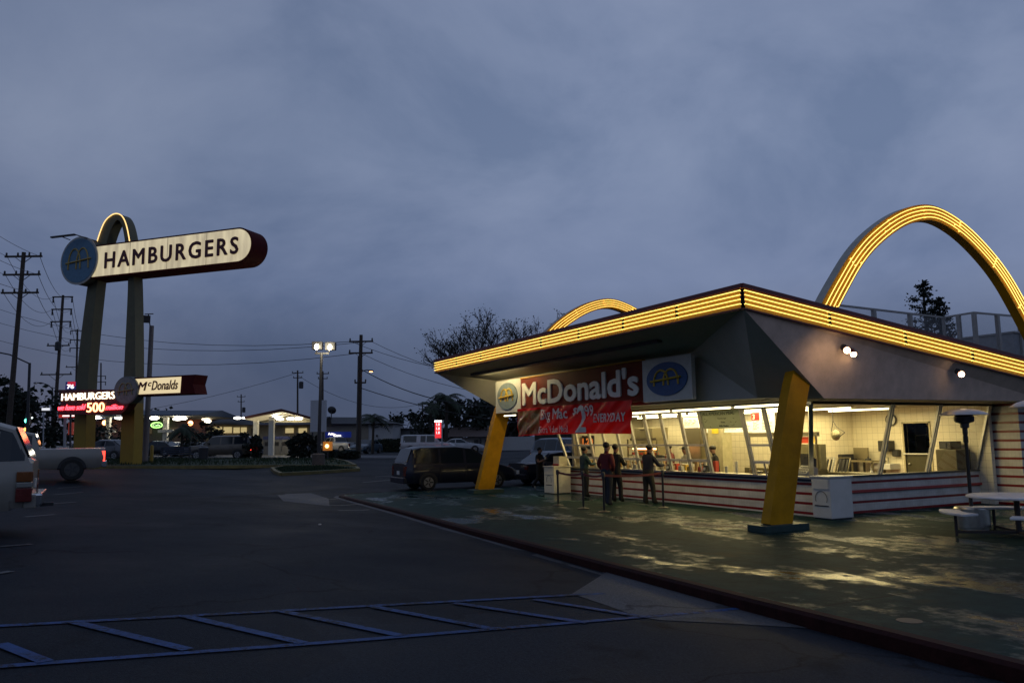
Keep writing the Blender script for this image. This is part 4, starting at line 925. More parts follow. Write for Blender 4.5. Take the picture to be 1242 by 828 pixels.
def seat_table(c, rot, label):
    T = thing('patio_table', (0,0,0), label, 'table'); FG = mat('fibreglass_white', (.72,.70,.70), .35, var=.12, vs=4); FR = mat('table_frame', (.06,.05,.05), .5, .4)
    q = MB(); q.lathe([(.05,.715),(.80,.72),(.84,.735),(.84,.76),(.80,.775),(.03,.775)], (0,0,0), 40); q.build('tabletop', FG, T, smooth=40)
    q = MB(); q.lathe([(.05,.05),(.05,.715)], (0,0,0), 12); q.build('pedestal', FR, T)
    for k in range(4):
        a = rot+k*math.pi/2; d = Vector((math.cos(a), math.sin(a), 0)); s = Vector((-d.y, d.x, 0))
        q = MB(); q.bar(d*.05+Vector((0,0,.08)), d*1.1+Vector((0,0,.08)), .05, .05); q.cyl(d*1.1, d*1.1+Vector((0,0,.42)), .028, 10); q.build('seat_support', FR, T)
        q = MB(); pts = []
        for i in range(15):
            b = -.48+.96*i/14; pts.append(Vector((1.32*math.cos(a+b), 1.32*math.sin(a+b), .42)))
        for i in range(15):
            b = .48-.96*i/14; pts.append(Vector((.95*math.cos(a+b), .95*math.sin(a+b), .42)))
        q.prism(pts, (0,0,.045)); q.build('seat', FG, T, bevel=.012)
    place(T, c); return T
seat_table((4.78,.10,0), R_(232), 'white round patio table with four curved seats at the right edge of the patio')
# flood lamps on the side soffit
for px, py, l, two in ((1022,421,'pair of warm flood lamps on the side soffit nearer the roof corner',True),(1160,450,'single warm flood lamp on the side soffit farther from the roof corner',False)):
    n_ = (Vector(H2)-Vector(F2)).cross(Vector((RX1,RY1,zb(RY1)))-Vector(F2)).normalized(); P = hit(px, py, Vector(F2), n_)
    if n_.x < 0: n_ = -n_
    T = thing('flood_lamp', P+n_*.0, l, 'lamp')
    q = MB(); q.cyl(P, P+n_*.05, .07, 14); q.build('mounting_plate', DARK, T)
    dr = Vector((.75,-.55,-.35)).normalized()
    for k in range(2 if two else 1):
        o_ = P+n_*.08+Vector((0, (.22 if k else -.0), -.03)); dd = dr if k == 0 else Vector((.3,-.2,-.9)).normalized()
        q = MB(); q.tube([P+n_*.05, o_, o_+dd*.05, o_+dd*.1], [.02,.035,.05,.085], 12); hd = q.build('lamp_holder', mat('red_brown_shade',(.18,.05,.03),.5), T, smooth=50)
        q = MB(); q.ball(o_+dd*.11, .068,.068,.068, 12, 8); q.build('bulb', lamp('warm_bulb',(1,.72,.42), 14 if k == 0 else 3), hd, smooth=60)
area('flood_light', gx(1022,421,2.6), .1, .1, 3.0, (1,.7,.4), (R_(50),0,R_(60)))
# rooftop mesh screen behind the roof edge
def roofp(px, py, z): return gz(px, py, z)
T = thing('rooftop_screen', roofp(1144,385,5.35), 'see-through mesh screen on pale posts standing on the rear of the roof', 'screen')
SCR = bpy.data.materials.new('screen_mesh'); SCR.use_nodes = True
def f_(t, n, k, b):
    tr = n.new('ShaderNodeBsdfTransparent'); mi = n.new('ShaderNodeMixShader'); mi.inputs[0].default_value = .32
    no = n.new('ShaderNodeTexNoise'); no.inputs['Scale'].default_value = 3; r = n.new('ShaderNodeValToRGB'); r.color_ramp.elements[0].color = (.30,.31,.33,1); r.color_ramp.elements[1].color = (.42,.43,.45,1)
    k.new(no.outputs[0], r.inputs[0]); k.new(r.outputs[0], b.inputs['Base Color'])
    k.new(tr.outputs[0], mi.inputs[1]); k.new(b.outputs[0], mi.inputs[2]); k.new(mi.outputs[0], n['Material Output'].inputs[0])
nmix(SCR, f_)
SZ = 5.35; line = [roofp(1012,369.5,SZ), roofp(1144,385,SZ), roofp(1181,379,SZ), roofp(1262,386,SZ)]
PALE = mat('pale_post', (.36,.35,.34), .6, var=.1)
pp = []
for i in range(3):
    a, b = line[i], line[i+1]; n_ = (3,2,3)[i]
    for k in range(n_): pp.append((a.lerp(b, k/n_), .10 if k or i == 2 else .07))
    zlow = zt((a.y+b.y)/2)-.3
    q = MB(); q.add([(a.x,a.y,zt(a.y)-.1),(b.x,b.y,zt(b.y)-.1),(b.x,b.y,SZ),(a.x,a.y,SZ)], [(0,1,2,3)]); q.build('mesh_panel', SCR, T)
    q = MB(); q.bar(a, b, .05, .05); q.build('top_rail', PALE, T)
for p, r in pp: q = MB(); q.box((p.x-r/2,p.y-r/2,zt(p.y)-.08),(p.x+r/2,p.y+r/2,SZ-.02)); q.build('post', PALE, T)
T = thing('roof_unit', roofp(1200,400,4.9), 'grey rooftop equipment housing behind the mesh screen', 'rooftop unit')
c = (line[2]+line[3])/2+Vector((-1.6,1.2,0)); q = MB(); q.box((c.x-2.2,c.y-1,zt(c.y)-.1),(c.x+1.6,c.y+1,4.85)); q.build('housing', mat('unit_grey',(.30,.31,.33),.6), T, bevel=.02)
q = MB(); q.box((c.x-2.25,c.y-1.05,4.851),(c.x+1.65,c.y+1.05,4.90)); q.build('lid', PALE, T)
# ------------------------------------------------------------------ vehicles (local frame: x forward, y left)
TYRE = mat('tyre_rubber', (.012,.012,.012), .8, var=.2)
RIM = mat('wheel_rim', (.34,.34,.35), .35, .8, var=.1)
CGLASS = mat('car_glass', (.010,.016,.022), .08, var=.0, spec=.45)
LRED = mat('tail_lens', (.10,.008,.006), .25, var=.1); LREDG = lamp('tail_glow', (1,.05,.03), 3.5)
LAMB = mat('amber_lens', (.17,.05,.006), .25, var=.1); LCLR = mat('clear_lens', (.28,.28,.26), .15, var=.1, metal=.3)
CHROME = mat('chrome', (.6,.6,.6), .12, 1., var=0)
def paint(nm, c): return mat('paint_'+nm, c, .35, .15, var=.05, vs=2, coat=.35, spec=.3)
def profz(P, x):
    for (x0, z0), (x1, z1) in zip(P[:-1], P[1:]):
        if x0 <= x <= x1: return z0+(z1-z0)*(x-x0)/max(1e-6, x1-x0)
    return P[0][1] if x < P[0][0] else P[-1][1]
KINDS = {
 # L, W, belt profile (x from the rear), roof profile, pillars (side panes), wheel xs, wheel r, bottom z
 'minivan': dict(L=4.9, W=1.86, belt=[(0,1.05),(3.6,1.0),(4.1,.98),(4.75,.80),(4.9,.66)], roof=[(.06,1.05),(.34,1.66),(.7,1.74),(2.2,1.76),(2.9,1.68),(3.85,1.0)], panes=[(.42,1.42),(1.52,2.5),(2.62,3.35)], wx=(.95,3.95), wr=.33, zb=.26),
 'sedan': dict(L=4.8, W=1.8, belt=[(0,.92),(.9,.96),(3.4,.93),(4.4,.78),(4.8,.60)], roof=[(.55,.96),(1.25,1.38),(1.7,1.44),(2.4,1.44),(3.4,.93)], panes=[(1.0,1.75),(1.85,2.85)], wx=(.95,3.85), wr=.32, zb=.22),
 'suv': dict(L=5.0, W=1.9, belt=[(0,1.15),(3.6,1.12),(4.6,1.05),(4.92,.95),(5.0,.75)], roof=[(.02,1.16),(.28,1.74),(.6,1.84),(2.6,1.84),(3.0,1.78),(3.62,1.13)], panes=[(.12,1.30),(1.42,2.25),(2.36,3.2)], wx=(1.0,4.05), wr=.37, zb=.38),
 'pickup': dict(L=5.5, W=1.95, belt=[(0,1.14),(2.05,1.14),(2.1,1.12),(4.1,1.10),(5.2,1.02),(5.5,.75)], roof=[(2.1,1.13),(2.3,1.72),(2.7,1.80),(3.2,1.79),(3.5,1.72),(4.15,1.10)], panes=[(2.36,2.95),(3.05,3.7)], wx=(1.05,4.55), wr=.40, zb=.42),
 'camper': dict(L=5.3, W=1.9, belt=[(0,1.08),(3.9,1.06),(4.9,1.0),(5.3,.72)], roof=[(.0,1.09),(.05,1.78),(.4,1.84),(3.2,1.82),(3.4,1.74),(4.0,1.06)], panes=[(.3,1.6),(2.0,2.5),(2.6,3.4)], wx=(1.05,4.4), wr=.37, zb=.36),
}
def vehicle(kind, pm, label, cat, glow=False, group=None, name=None, rimc=None):
    K_ = KINDS[kind]; L, W_, zb_ = K_['L'], K_['W'], K_['zb']; hw = W_/2; x0 = -L/2
    T = thing(name or {'minivan':'minivan','sedan':'parked_car','suv':'parked_suv','pickup':'pickup_truck','camper':'camper_pickup'}[kind], (0,0,0), label, cat, group)
    xs_ = sorted(set([0,.04,.12,.3]+[round(L-d,3) for d in (0,.05,.15,.35)]+[round(p[0],3) for p in K_['belt']+K_['roof']]+[round(i*.35,3) for i in range(1,int(L/.35))]))
    rf0, rf1 = K_['roof'][0][0], K_['roof'][-1][0]; lean = lambda z, b: .16*(z-b)/.7
    rings = []
    for x in xs_:
        b = profz(K_['belt'], x); rz_ = profz(K_['roof'], x) if rf0 <= x <= rf1 else b
        rz_ = max(rz_, b); e = min(x, L-x); tap = 1-.10*max(0, 1-e/.45)**2; h = hw*tap; hl = h*.93
        zlo = zb_+(.10 if e < .1 else .04 if e < .3 else 0); zl = max(b-.35, zlo+.1)
        top = rz_+(.03 if rz_ <= b+.02 else .0); li = lean(rz_, b); ht = h-.07-li
        half = [(hl*.6,zlo),(hl,zlo+.02),(h,zlo+.16),(h+.01,zl+.03),(h-.02,b-.05),(h-.055,b),(ht-.0,max(b+.001,rz_-.05)),(ht-.14,top-.006),(ht*.45,top+.008)]
        rings.append([Vector((x0+x,y,z)) for y, z in half]+[Vector((x0+x,-y,z)) for y, z in half[::-1]])
    q = MB(); q.loft(rings); q.build('body', pm, T, smooth=32)
    # side panes
    def side(x, z, s): 
        b = profz(K_['belt'], x); rz_ = max(profz(K_['roof'], x), b); e = min(x, L-x); h = hw*(1-.10*max(0,1-e/.45)**2)
        t = (z-b)/max(.05,(rz_-.05-b)); y = (h-.055)+((h-.07-lean(rz_,b))-(h-.055))*t; return Vector((x0+x, s*(y+.006), z))
    for s in (1,-1):
        for (a, c) in K_['panes']:
            n_ = 6; lo = []; up_ = []
            for i in range(n_+1):
                x = a+(c-a)*i/n_; b = profz(K_['belt'], x); zt_ = profz(K_['roof'], x)-.10
                lo.append(side(x, b+.045, s)); up_.append(side(x, max(zt_, b+.05), s))
            q = MB(); q.prism(lo+up_[::-1], (0,-.004*s,0)); q.build('side_window', CGLASS, T)
    # windscreen and rear screen
    RP = K_['roof']
    def screen(xa, xb, nm):
        za, zb2 = profz(RP, xa), profz(RP, xb); ya = hw-.07-lean(za, profz(K_['belt'], xa))-.07; yb_ = hw-.07-lean(zb2, profz(K_['belt'], xb))-.07
        d = Vector((xb-xa,0,zb2-za)).normalized(); n_ = Vector((-d.z,0,d.x)); n_ = n_ if n_.z > 0 else -n_; n_ = n_ if abs(n_.z) > .25 else Vector((-1,0,0)) 
        o_ = n_*.02; pa_, pb_ = Vector((x0+xa,0,za)), Vector((x0+xb,0,zb2))
        q = MB(); q.prism([pa_+Vector((0,ya,0))+o_, pb_+Vector((0,yb_,0))+o_, pb_+Vector((0,-yb_,0))+o_, pa_+Vector((0,-ya,0))+o_], -n_*.012); q.build(nm, CGLASS, T)
    screen(RP[-1][0]-.08, RP[-2][0]+.04, 'windscreen'); screen(RP[0][0]+.04, RP[1][0]+.0, 'rear_window')
    # wheels
    for x in K_['wx']:
        for s in (1,-1):
            r_ = K_['wr']; c = Vector((x0+x, s*(hw-.13), r_)); yv = Vector((0,s,0))
            q = MB(); n_ = 18; arc = [(c.x+(r_+.07)*math.cos(a), s*(hw-.02), c.z+(r_+.07)*math.sin(a)) for a in [math.pi*i/n_ for i in range(n_+1)]]+[(c.x-(r_+.07), s*(hw-.02), zb_+.02),(c.x+(r_+.07), s*(hw-.02), zb_+.02)]
            q.prism(arc, (0,s*.034,0)); q.build('wheel_arch', BLACK, T)
            q = MB(); q.tube([c-yv*.1, c-yv*.09, c+yv*.12, c+yv*.165], [r_*.9, r_, r_, r_*.9], 26); wt = q.build('wheel', TYRE, T, smooth=40)
            q = MB(); q.tube([c+yv*.15, c+yv*.172], r_*.62, 20)
            rm = q.build('rim', rimc or RIM, wt)
            q = MB()
            for k in range(5):
                a = 2*math.pi*k/5; d = Vector((math.cos(a),0,math.sin(a))); q.bar(c+yv*.176+d*.04, c+yv*.176+d*r_*.56, .05, .012, up=(0,1,0))
            q.build('spokes', DARK, rm)
    bz_ = profz(K_['belt'], 0); bf = profz(K_['belt'], L-.15)
    for s in (1,-1):
        lh = .38 if kind in ('suv','minivan','pickup','camper') else .16
        q = MB(); q.box((x0-.012, s*(hw-.30), bz_-.08-lh),(x0+.12, s*(hw-.075), bz_-.08)); q.build('tail_light', LREDG if glow else LRED, T, bevel=.01)
        xf = x0+L; q = MB(); q.box((xf-.22, s*(hw-.42), bf-.24),(xf+.006, s*(hw-.10), bf-.08)); q.build('headlight', LCLR, T, bevel=.01)
        xm_ = x0+RP[-1][0]-.42; q = MB(); q.box((xm_-.06, s*(hw+.01), 1.02 if kind=='sedan' else 1.16),(xm_+.06, s*(hw+.2), 1.14 if kind=='sedan' else 1.36)); q.build('wing_mirror', pm, T, bevel=.02)
        for (a, c) in K_['panes'][-2:]:
            q = MB(); zz_ = profz(K_['belt'], a)-.14; q.box((x0+a+.05, s*(hw+.008), zz_-.012),(x0+a+.2, s*(hw+.03), zz_+.014)); q.build('door_handle', pm, T)
            q = MB(); q.box((x0+a-.055, s*(hw-.03), zb_+.12),(x0+a-.045, s*(hw+.0125), zz_+.08)); q.build('door_seam', BLACK, T)
    bm_ = CHROME if kind in ('pickup','camper') else pm
    for xb, sg, nm in ((x0,-1,'rear_bumper'),(x0+L,1,'front_bumper')):
        q = MB(); xa, xc = (xb-.08, xb+.1) if sg < 0 else (xb-.1, xb+.06); q.box((xa,-hw+.08,zb_+.04),(xc,hw-.08,zb_+.27)); q.build(nm, bm_, T, bevel=.03)
    q = MB(); q.box((x0+L-.05,-.45,bf-.24),(x0+L+.02,.45,bf-.07)); q.build('grille', BLACK, T)
    q = MB(); q.box((x0-.02,-.16,bz_-.42),(x0+.02,.16,bz_-.27)); q.build('number_plate', WHITE, T)
    return T
NAVY = paint('navy', (.008,.011,.026)); SILV = paint('silver', (.34,.34,.33)); WHT = paint('white', (.36,.37,.39)); TAN = paint('tan', (.10,.085,.07)); GRY = paint('grey', (.10,.10,.11)); BLU = paint('dull_blue', (.035,.06,.09)); BLK = paint('black', (.015,.015,.016)); MRN = paint('dark_red', (.12,.02,.02))
Y90 = R_(90)
def put(T, x, y, rz, dz=0):
    z = max(G(x+dx, y+dy) for dx in (-1,1) for dy in (-1,1)) if dz is None else G(x, y)+dz
    return place(T, (x, y, z), rz)
# dark minivan and dark sedan parked nose-in beyond the patio (heading +y)
g = gnd(494,597)
put(vehicle('minivan', NAVY, 'dark navy minivan parked behind the far arch foot at the end of the patio', 'minivan'), -16.75, -2.1, R_(88), .02)
put(vehicle('sedan', NAVY, 'dark sedan with bright windscreen parked between the far arch foot and the cream bin', 'car'), -16.9, 3.3, R_(92), .02)
put(vehicle('minivan', BLU, 'dull blue van parked behind the dark sedan, its windscreen facing the stand', 'van', name='parked_van'), -24.5, 8.2, R_(5), .02)
put(vehicle('suv', BLK, 'black sport utility vehicle half hidden behind the cream bin and the passer-by', 'suv'), -21.5, 11.0, R_(-75), .02)
# the two vehicles at the left edge, tails toward the lane (heading -y)
NEARP = paint('beige_silver', (.24,.225,.20))
T = vehicle('suv', NEARP, 'beige silver sport utility vehicle cut by the left edge of the picture', 'suv')
for o in [c for c in T.children if c.name.startswith('tail_light')]:
    bpy.data.objects.remove(o)
for s in (1,-1):    # tall wrap-round lamps: amber over clear over red
    for nm, mt_, z0, z1 in (('indicator_lens',LAMB,.86,1.02),('reverse_lens',LCLR,.77,.85),('tail_light',LRED,.54,.76)):
        q = MB(); q.box((-2.515, s*(.95-.22), z0),(-2.29, s*(.965), z1)); q.build(nm, mt_, T, bevel=.012)
q = MB(); q.box((-2.66,-.86,.46),(-2.48,.86,.66)); q.build('step_bumper', CHROME, T, bevel=.03)
q = MB(); q.box((-2.8,-.04,.40),(-2.6,.04,.46)); q.build('tow_hitch', DARK, T)
T.scale = (1.04,1.0,1.04); put(T, -2.85, -19.02, -Y90, .0)
T = vehicle('pickup', NEARP, 'beige pickup truck backed toward the lane beside the tall sign, tail light glowing', 'pickup', glow=True, rimc=mat('dull_rim',(.07,.07,.07),.5,.5)); put(T, -20.5, -17.85, -Y90, .0)
# cars round the filling station and beyond
def car_at(kind, pm, px, D, rz, label, cat, glow=False, grp=None, name=None, dz=.02):
    T = vehicle(kind, pm, label, cat, glow, grp, name); p = ground_at(px, D); place(T, (p.x, p.y, p.z+dz), rz); return T
VL = YAW
car_at('sedan', GRY, 128, 56, VL+R_(78), 'grey sedan parked between the two feet of the tall sign arch', 'car')
car_at('suv', TAN, 268, 62, VL+R_(95), 'brown sport utility vehicle with a lit tail light, left of the fuel pumps', 'suv', True)
car_at('sedan', SILV, 232, 78, VL+R_(70), 'silver sedan parked under the left filling station canopy', 'car')
car_at('sedan', WHT, 212, 84, VL+R_(95), 'white sedan farther back under the left filling station canopy', 'car')
car_at('sedan', BLK, 190, 74, VL+R_(80), 'black sedan next to the leaning dark pole under the left canopy', 'car')
car_at('pickup', WHT, 409, 88, VL+R_(55), 'white pickup truck parked below the blue Auto Care sign', 'pickup')
car_at('sedan', BLU, 444, 84, VL+R_(165), 'bluish sedan parked just right of the big utility pole', 'car')
car_at('camper', WHT, 520, 78, VL-R_(95), 'white camper pickup behind the dark minivan', 'pickup')
car_at('sedan', WHT, 560, 84, VL-R_(90), 'white sedan in front of the low house behind the minivan', 'car')
for px, D, pm, l, rz in ((60,100,SILV,'pale car on the far street left of the sign, nearest of three',20),(72,120,BLK,'dark car on the far street between two pale ones',15),(84,140,SILV,'pale car on the far street, farthest of the three',12)):
    T = car_at('sedan', pm, px, D, VL+R_(180-rz), l, 'car', grp='cars on the far street left of the sign')
    for o in [c for c in T.children if c.name.startswith('headlight')]: o.data.materials.clear(); o.data.materials.append(lamp('headlight_glow',(1,.85,.65),14))

# ------------------------------------------------------------------ people
SKIN = mat('skin', (.24,.13,.09), .55, var=.05); HAIR = mat('dark_hair', (.010,.008,.007), .6, var=.1); SHOE = mat('shoe_dark', (.03,.03,.03), .5)
def person(loc, rz, shirt, pants, label, H=1.72, armL=None, armR=None, legs=((.0,0),(.0,0)), lean=0., head=0., hair='short', shoe=None, sleeve=True, female=False):
    """joints: x right, y forward, z up; arms as (elbow offset, wrist offset) from the shoulder"""
    k = H/1.75; V = []; Ed = []; Rd = []; Rg = []
    def vtx(p, r, reg): V.append(Vector(p)*k); Rd.append(r*k); Rg.append(reg); return len(V)-1
    def ln(a, b): Ed.append((a, b))
    hipz = .93; L_ = lambda z: lean*(z-hipz)
    pel = vtx((0,0,hipz), .175, 'p'); wa = vtx((0,L_(1.08),1.08), .165, 's'); ch = vtx((0,L_(1.28),1.28), .19 if not female else .165, 's'); nk0 = vtx((0,L_(1.44),1.44), .11, 's')
    nk = vtx((0,L_(1.5)+.01,1.51), .05, 'k'); hd0 = vtx((0,L_(1.58)+.03+head*.5,1.585), .09, 'k'); hd1 = vtx((0,L_(1.66)+.035+head,1.67), .112, 'k'); hd2 = vtx((0,L_(1.70)+.02+head,1.725), .075, 'k'); ns = vtx((0,L_(1.66)+.135+head,1.645), .014, 'k')
    for a, b in ((pel,wa),(wa,ch),(ch,nk0),(nk0,nk),(nk,hd0),(hd0,hd1),(hd1,hd2),(hd1,ns)): ln(a, b)
    hands = []
    for s, arm in ((-1, armL or ((-.06,-.02,-.28),(-.05,.08,-.52))), (1, armR or ((.06,-.02,-.28),(.05,.08,-.52)))):
        sh = vtx((s*.18, L_(1.40), 1.40), .085, 's'); e = Vector((s*.19, L_(1.40), 1.40))+Vector(arm[0]); w_ = Vector((s*.19, L_(1.40), 1.40))+Vector(arm[1])
        ev = vtx(e, .062, 's' if sleeve else 'k'); m_ = vtx(e.lerp(w_,.85), .048, 's' if sleeve else 'k'); wv = vtx(w_, .028, 'k'); d = (w_-e).normalized()
        pm_ = vtx(w_+d*.06, .034, 'k'); ln(ch, sh); ln(sh, ev); ln(ev, m_); ln(m_, wv); ln(wv, pm_)
        sd = d.cross(Vector((0,0,1))) if abs(d.z) < .9 else Vector((0,1,0)); sd.normalize()
        for f_i, (o_, l_) in enumerate(((-.03,.06),(-.011,.07),(.009,.067),(.028,.055))):
            a_ = vtx(w_+d*.085+sd*o_, .010, 'k'); b_ = vtx(w_+d*(.085+l_*.6)+sd*o_*1.1+Vector((0,0,-.008)), .009, 'k'); c_ = vtx(w_+d*(.085+l_)+sd*o_*1.1+Vector((0,.012,-.02)), .008, 'k'); ln(pm_, a_); ln(a_, b_); ln(b_, c_)
        th = vtx(w_+d*.045-sd*.045+Vector((0,.015,0)), .011, 'k'); t2 = vtx(w_+d*.075-sd*.055+Vector((0,.025,0)), .009, 'k'); ln(pm_, th); ln(th, t2)
    for s, (f, bend) in zip((-1,1), legs):
        hp = vtx((s*.09, 0, .86), .118, 'p'); kn = vtx((s*.10, f*.55+.03+bend*.2, .49), .082, 'p'); an = vtx((s*.10, f-bend*.1, .10+bend*.12), .062, 'p'); he = vtx((s*.10, f-.05-bend*.1, .045+bend*.14), .042, 'h'); to = vtx((s*.115, f+.15-bend*.06, .035+bend*.02), .034, 'h')
        for a, b in ((pel,hp),(hp,kn),(kn,an),(an,he),(an,to)): ln(a, b)
    me = bpy.data.meshes.new('p'); me.from_pydata([tuple(v) for v in V], Ed, []); ob = bpy.data.objects.new('p', me); COL.objects.link(ob)
    md = ob.modifiers.new('s', 'SKIN'); sk = me.skin_vertices[0].data if len(me.skin_vertices) else None
    for i, r in enumerate(Rd): sk[i].radius = (r, r*(.72 if Rg[i] in 'sp' and i < 4 else 1)); 
    sk[0].use_root = True
    ms = ob.modifiers.new('u', 'SUBSURF'); ms.levels = 2; ms.render_levels = 2
    bpy.context.view_layer.update(); m2 = bpy.data.meshes.new_from_object(ob.evaluated_get(bpy.context.evaluated_depsgraph_get())); bpy.data.objects.remove(ob)
    m2.name = 'person'; m2.materials.clear()
    idx = {'k':0,'s':1,'p':2,'h':3}
    for mt_ in (SKIN, shirt, pants, shoe or SHOE): m2.materials.append(mt_)
    vs = V
    for p in m2.polygons:
        c = p.center; best = min(range(len(vs)), key=lambda i: (vs[i]-c).length-Rd[i]*.8); p.material_index = idx[Rg[best]]
    m2.shade_smooth()
    o = bpy.data.objects.new('person', m2); COL.objects.link(o); WM[o] = Matrix(); tag(o, label, 'person')
    hc = V[hd1]+Vector((0,-.012,.025))*k; q = MB(); R1 = .104*k
    if hair == 'long': q.tube([hc+Vector((0,-.01,.085)), hc+Vector((0,-.02,.05)), hc+Vector((0,-.05,-.02)), hc+Vector((0,-.06,-.14)), hc+Vector((0,-.05,-.22))], [.04*k,.1*k,.105*k,.09*k,.05*k], 12)
    elif hair == 'cap': q.ball(hc+Vector((0,0,.01)), R1, R1*1.1, R1*.85, 14, 8); q.box((hc.x-.07, hc.y+.06, hc.z+.0), (hc.x+.07, hc.y+.17, hc.z+.015))
    else: q.ball(hc+Vector((0,-.022,.006)), R1*.93, R1*1.0, R1*.93, 14, 8)
    q.build('hair' if hair != 'cap' else 'cap', HAIR, o, smooth=60)
    for s in (-1,1):
        q = MB(); q.ball(V[hd1]+Vector((s*.034,.086,-.004))*k, .011*k); q.build('eye', BLACK, o)
    place(o, loc, rz); return o
REDJ = mat('red_jacket', (.13,.008,.009), .8, var=.15, vs=9); TEALJ = mat('teal_jacket', (.012,.042,.052), .8, var=.15); NAVJ = mat('navy_jacket', (.012,.014,.03), .8, var=.2); JEAN = mat('dark_jeans', (.02,.024,.035), .85, var=.2); OLV = mat('olive_trousers', (.035,.032,.022), .85, var=.2); BLKC = mat('black_cloth', (.012,.012,.013), .85, var=.2)
AR_UP = ((.05,.12,-.26),(-.02,.36,-.22)); AL_UP = ((-.05,.12,-.26),(.02,.36,-.22)); HP_R = ((.1,-.04,-.27),(-.02,.08,-.42)); HP_L = ((-.1,-.04,-.27),(.02,.08,-.42))
person((-5.56,-2.18,0), R_(12), REDJ, JEAN, 'person in a red jacket and dark jeans waiting in the queue, seen from behind', 1.80, legs=((.10,0),(-.06,0)), armL=HP_L, armR=HP_R)
person((-6.35,-1.30,0), R_(20), BLKC, BLKC, 'person in a black jacket standing just ahead of the one in red', 1.74, armR=AR_UP, legs=((.0,0),(.1,0)))
person((-8.68,-.92,0), R_(-5), TEALJ, BLKC, 'person in a teal jacket standing beside the cream bin', 1.66, armL=AL_UP, armR=AR_UP, hair='short')
person((-5.15,-1.0,0), R_(8), NAVJ, OLV, 'person in a navy jacket leaning on the counter beside the belt post', 1.72, lean=.12, armL=((-.05,.16,-.25),(.0,.40,-.26)), armR=((.06,.16,-.24),(.02,.42,-.24)), legs=((-.05,0),(.12,0)))
person((-13.44,.07,0), R_(-62), BLKC, BLKC, 'person in black walking past the dark sedan holding a white cup', 1.60, legs=((.26,.0),(-.24,.5)), armR=((.05,.10,-.26),(-.05,.34,-.14)), sleeve=False, female=True, shoe=mat('pale_shoe',(.35,.33,.30),.5))
q = MB(); fwd = Vector((math.sin(R_(62)), math.cos(R_(62)), 0)); cpos = Vector((-13.44,.07,0))+fwd*.37+Vector((fwd.y,-fwd.x,0))*.16
q.lathe([(.028,0),(.04,.12),(.042,.13),(.001,.13)], (cpos.x,cpos.y,1.16), 12); q.build('drink_cup', WHITE, label='white drink cup in the hand of the walking person in black', cat='cup')
SHW = mat('uniform_white', (.42,.41,.36), .8, var=.1); SHR = mat('uniform_maroon', (.12,.02,.02), .8, var=.1)
person((-5.9,1.15,0.02), R_(180), SHW, BLKC, 'kitchen worker in a white shirt bending behind the window left of the leaning customer', 1.62, lean=.1, armL=AL_UP, armR=AR_UP, hair='cap')
person((-4.75,1.3,0.02), R_(150), BLKC, BLKC, 'kitchen worker in dark clothes behind the windows right of the leaning customer', 1.64, lean=.1, armR=AR_UP, hair='cap')
person((-7.5,1.75,0.02), R_(175), SHR, BLKC, 'kitchen worker in a maroon shirt behind the food warmer', 1.66, armL=AL_UP, hair='cap')
# ------------------------------------------------------------------ tall arch sign by the street
SU = Vector((.743,.669,0)); SN = Vector((.669,-.743,0)); ZU = Vector((0,0,1))
SP = ground_at(150, 43.0)
TS = thing('arch_sign', SP, 'tall single-arch roadside sign with a long lit HAMBURGERS cabinet and a round blue emblem', 'sign')
def sh_(px, py, off=0.): return hit(px, py, SP+SN*off, SN)
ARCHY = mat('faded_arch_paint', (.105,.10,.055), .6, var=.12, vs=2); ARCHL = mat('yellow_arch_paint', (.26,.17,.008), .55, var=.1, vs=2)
outp = [(88,575),(93,457),(105.6,350.6),(112,318),(118.4,293),(126.5,271),(135,261.7),(142.3,259.3),(148.8,262.5),(153.8,273),(157.8,292.5),(160.5,318),(163,350),(164,457),(161,575)]
inp = [(103,575),(107,457),(117,350.6),(122,320),(127.5,300),(133.5,281),(138.8,270),(143,266.8),(146.8,271),(149.6,281),(152.4,300),(154,320),(155,350),(150,457),(144.5,575)]
rings = []
co = catmull([(sh_(*p)-SP).dot(SU) and Vector(((sh_(*p)-SP).dot(SU), (sh_(*p)).z)) for p in outp], 4)
ci = catmull([Vector(((sh_(*p)-SP).dot(SU), (sh_(*p)).z)) for p in inp], 4)
for a, b in zip(co, ci):
    A_ = SP*1; A_.z = 0; f0 = lambda v, d: Vector((SP.x,SP.y,0))+SU*v.x+ZU*v.y-SN*d
    rings.append([f0(a,0),f0(b,0),f0(b,.62),f0(a,.62)])
q = MB(); q.loft(rings)
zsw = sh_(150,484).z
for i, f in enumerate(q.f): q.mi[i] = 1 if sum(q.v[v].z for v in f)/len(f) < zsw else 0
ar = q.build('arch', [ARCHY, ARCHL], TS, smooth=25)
ztop = sh_(140,297).z
for d in (-.04,):
    pts = [f0(a,d) for a in co if a.y > ztop]; q = MB(); q.tube(pts, .03, 6); q.build('neon_tube', lamp('neon_orange',(1,.62,.22),1.6), ar)
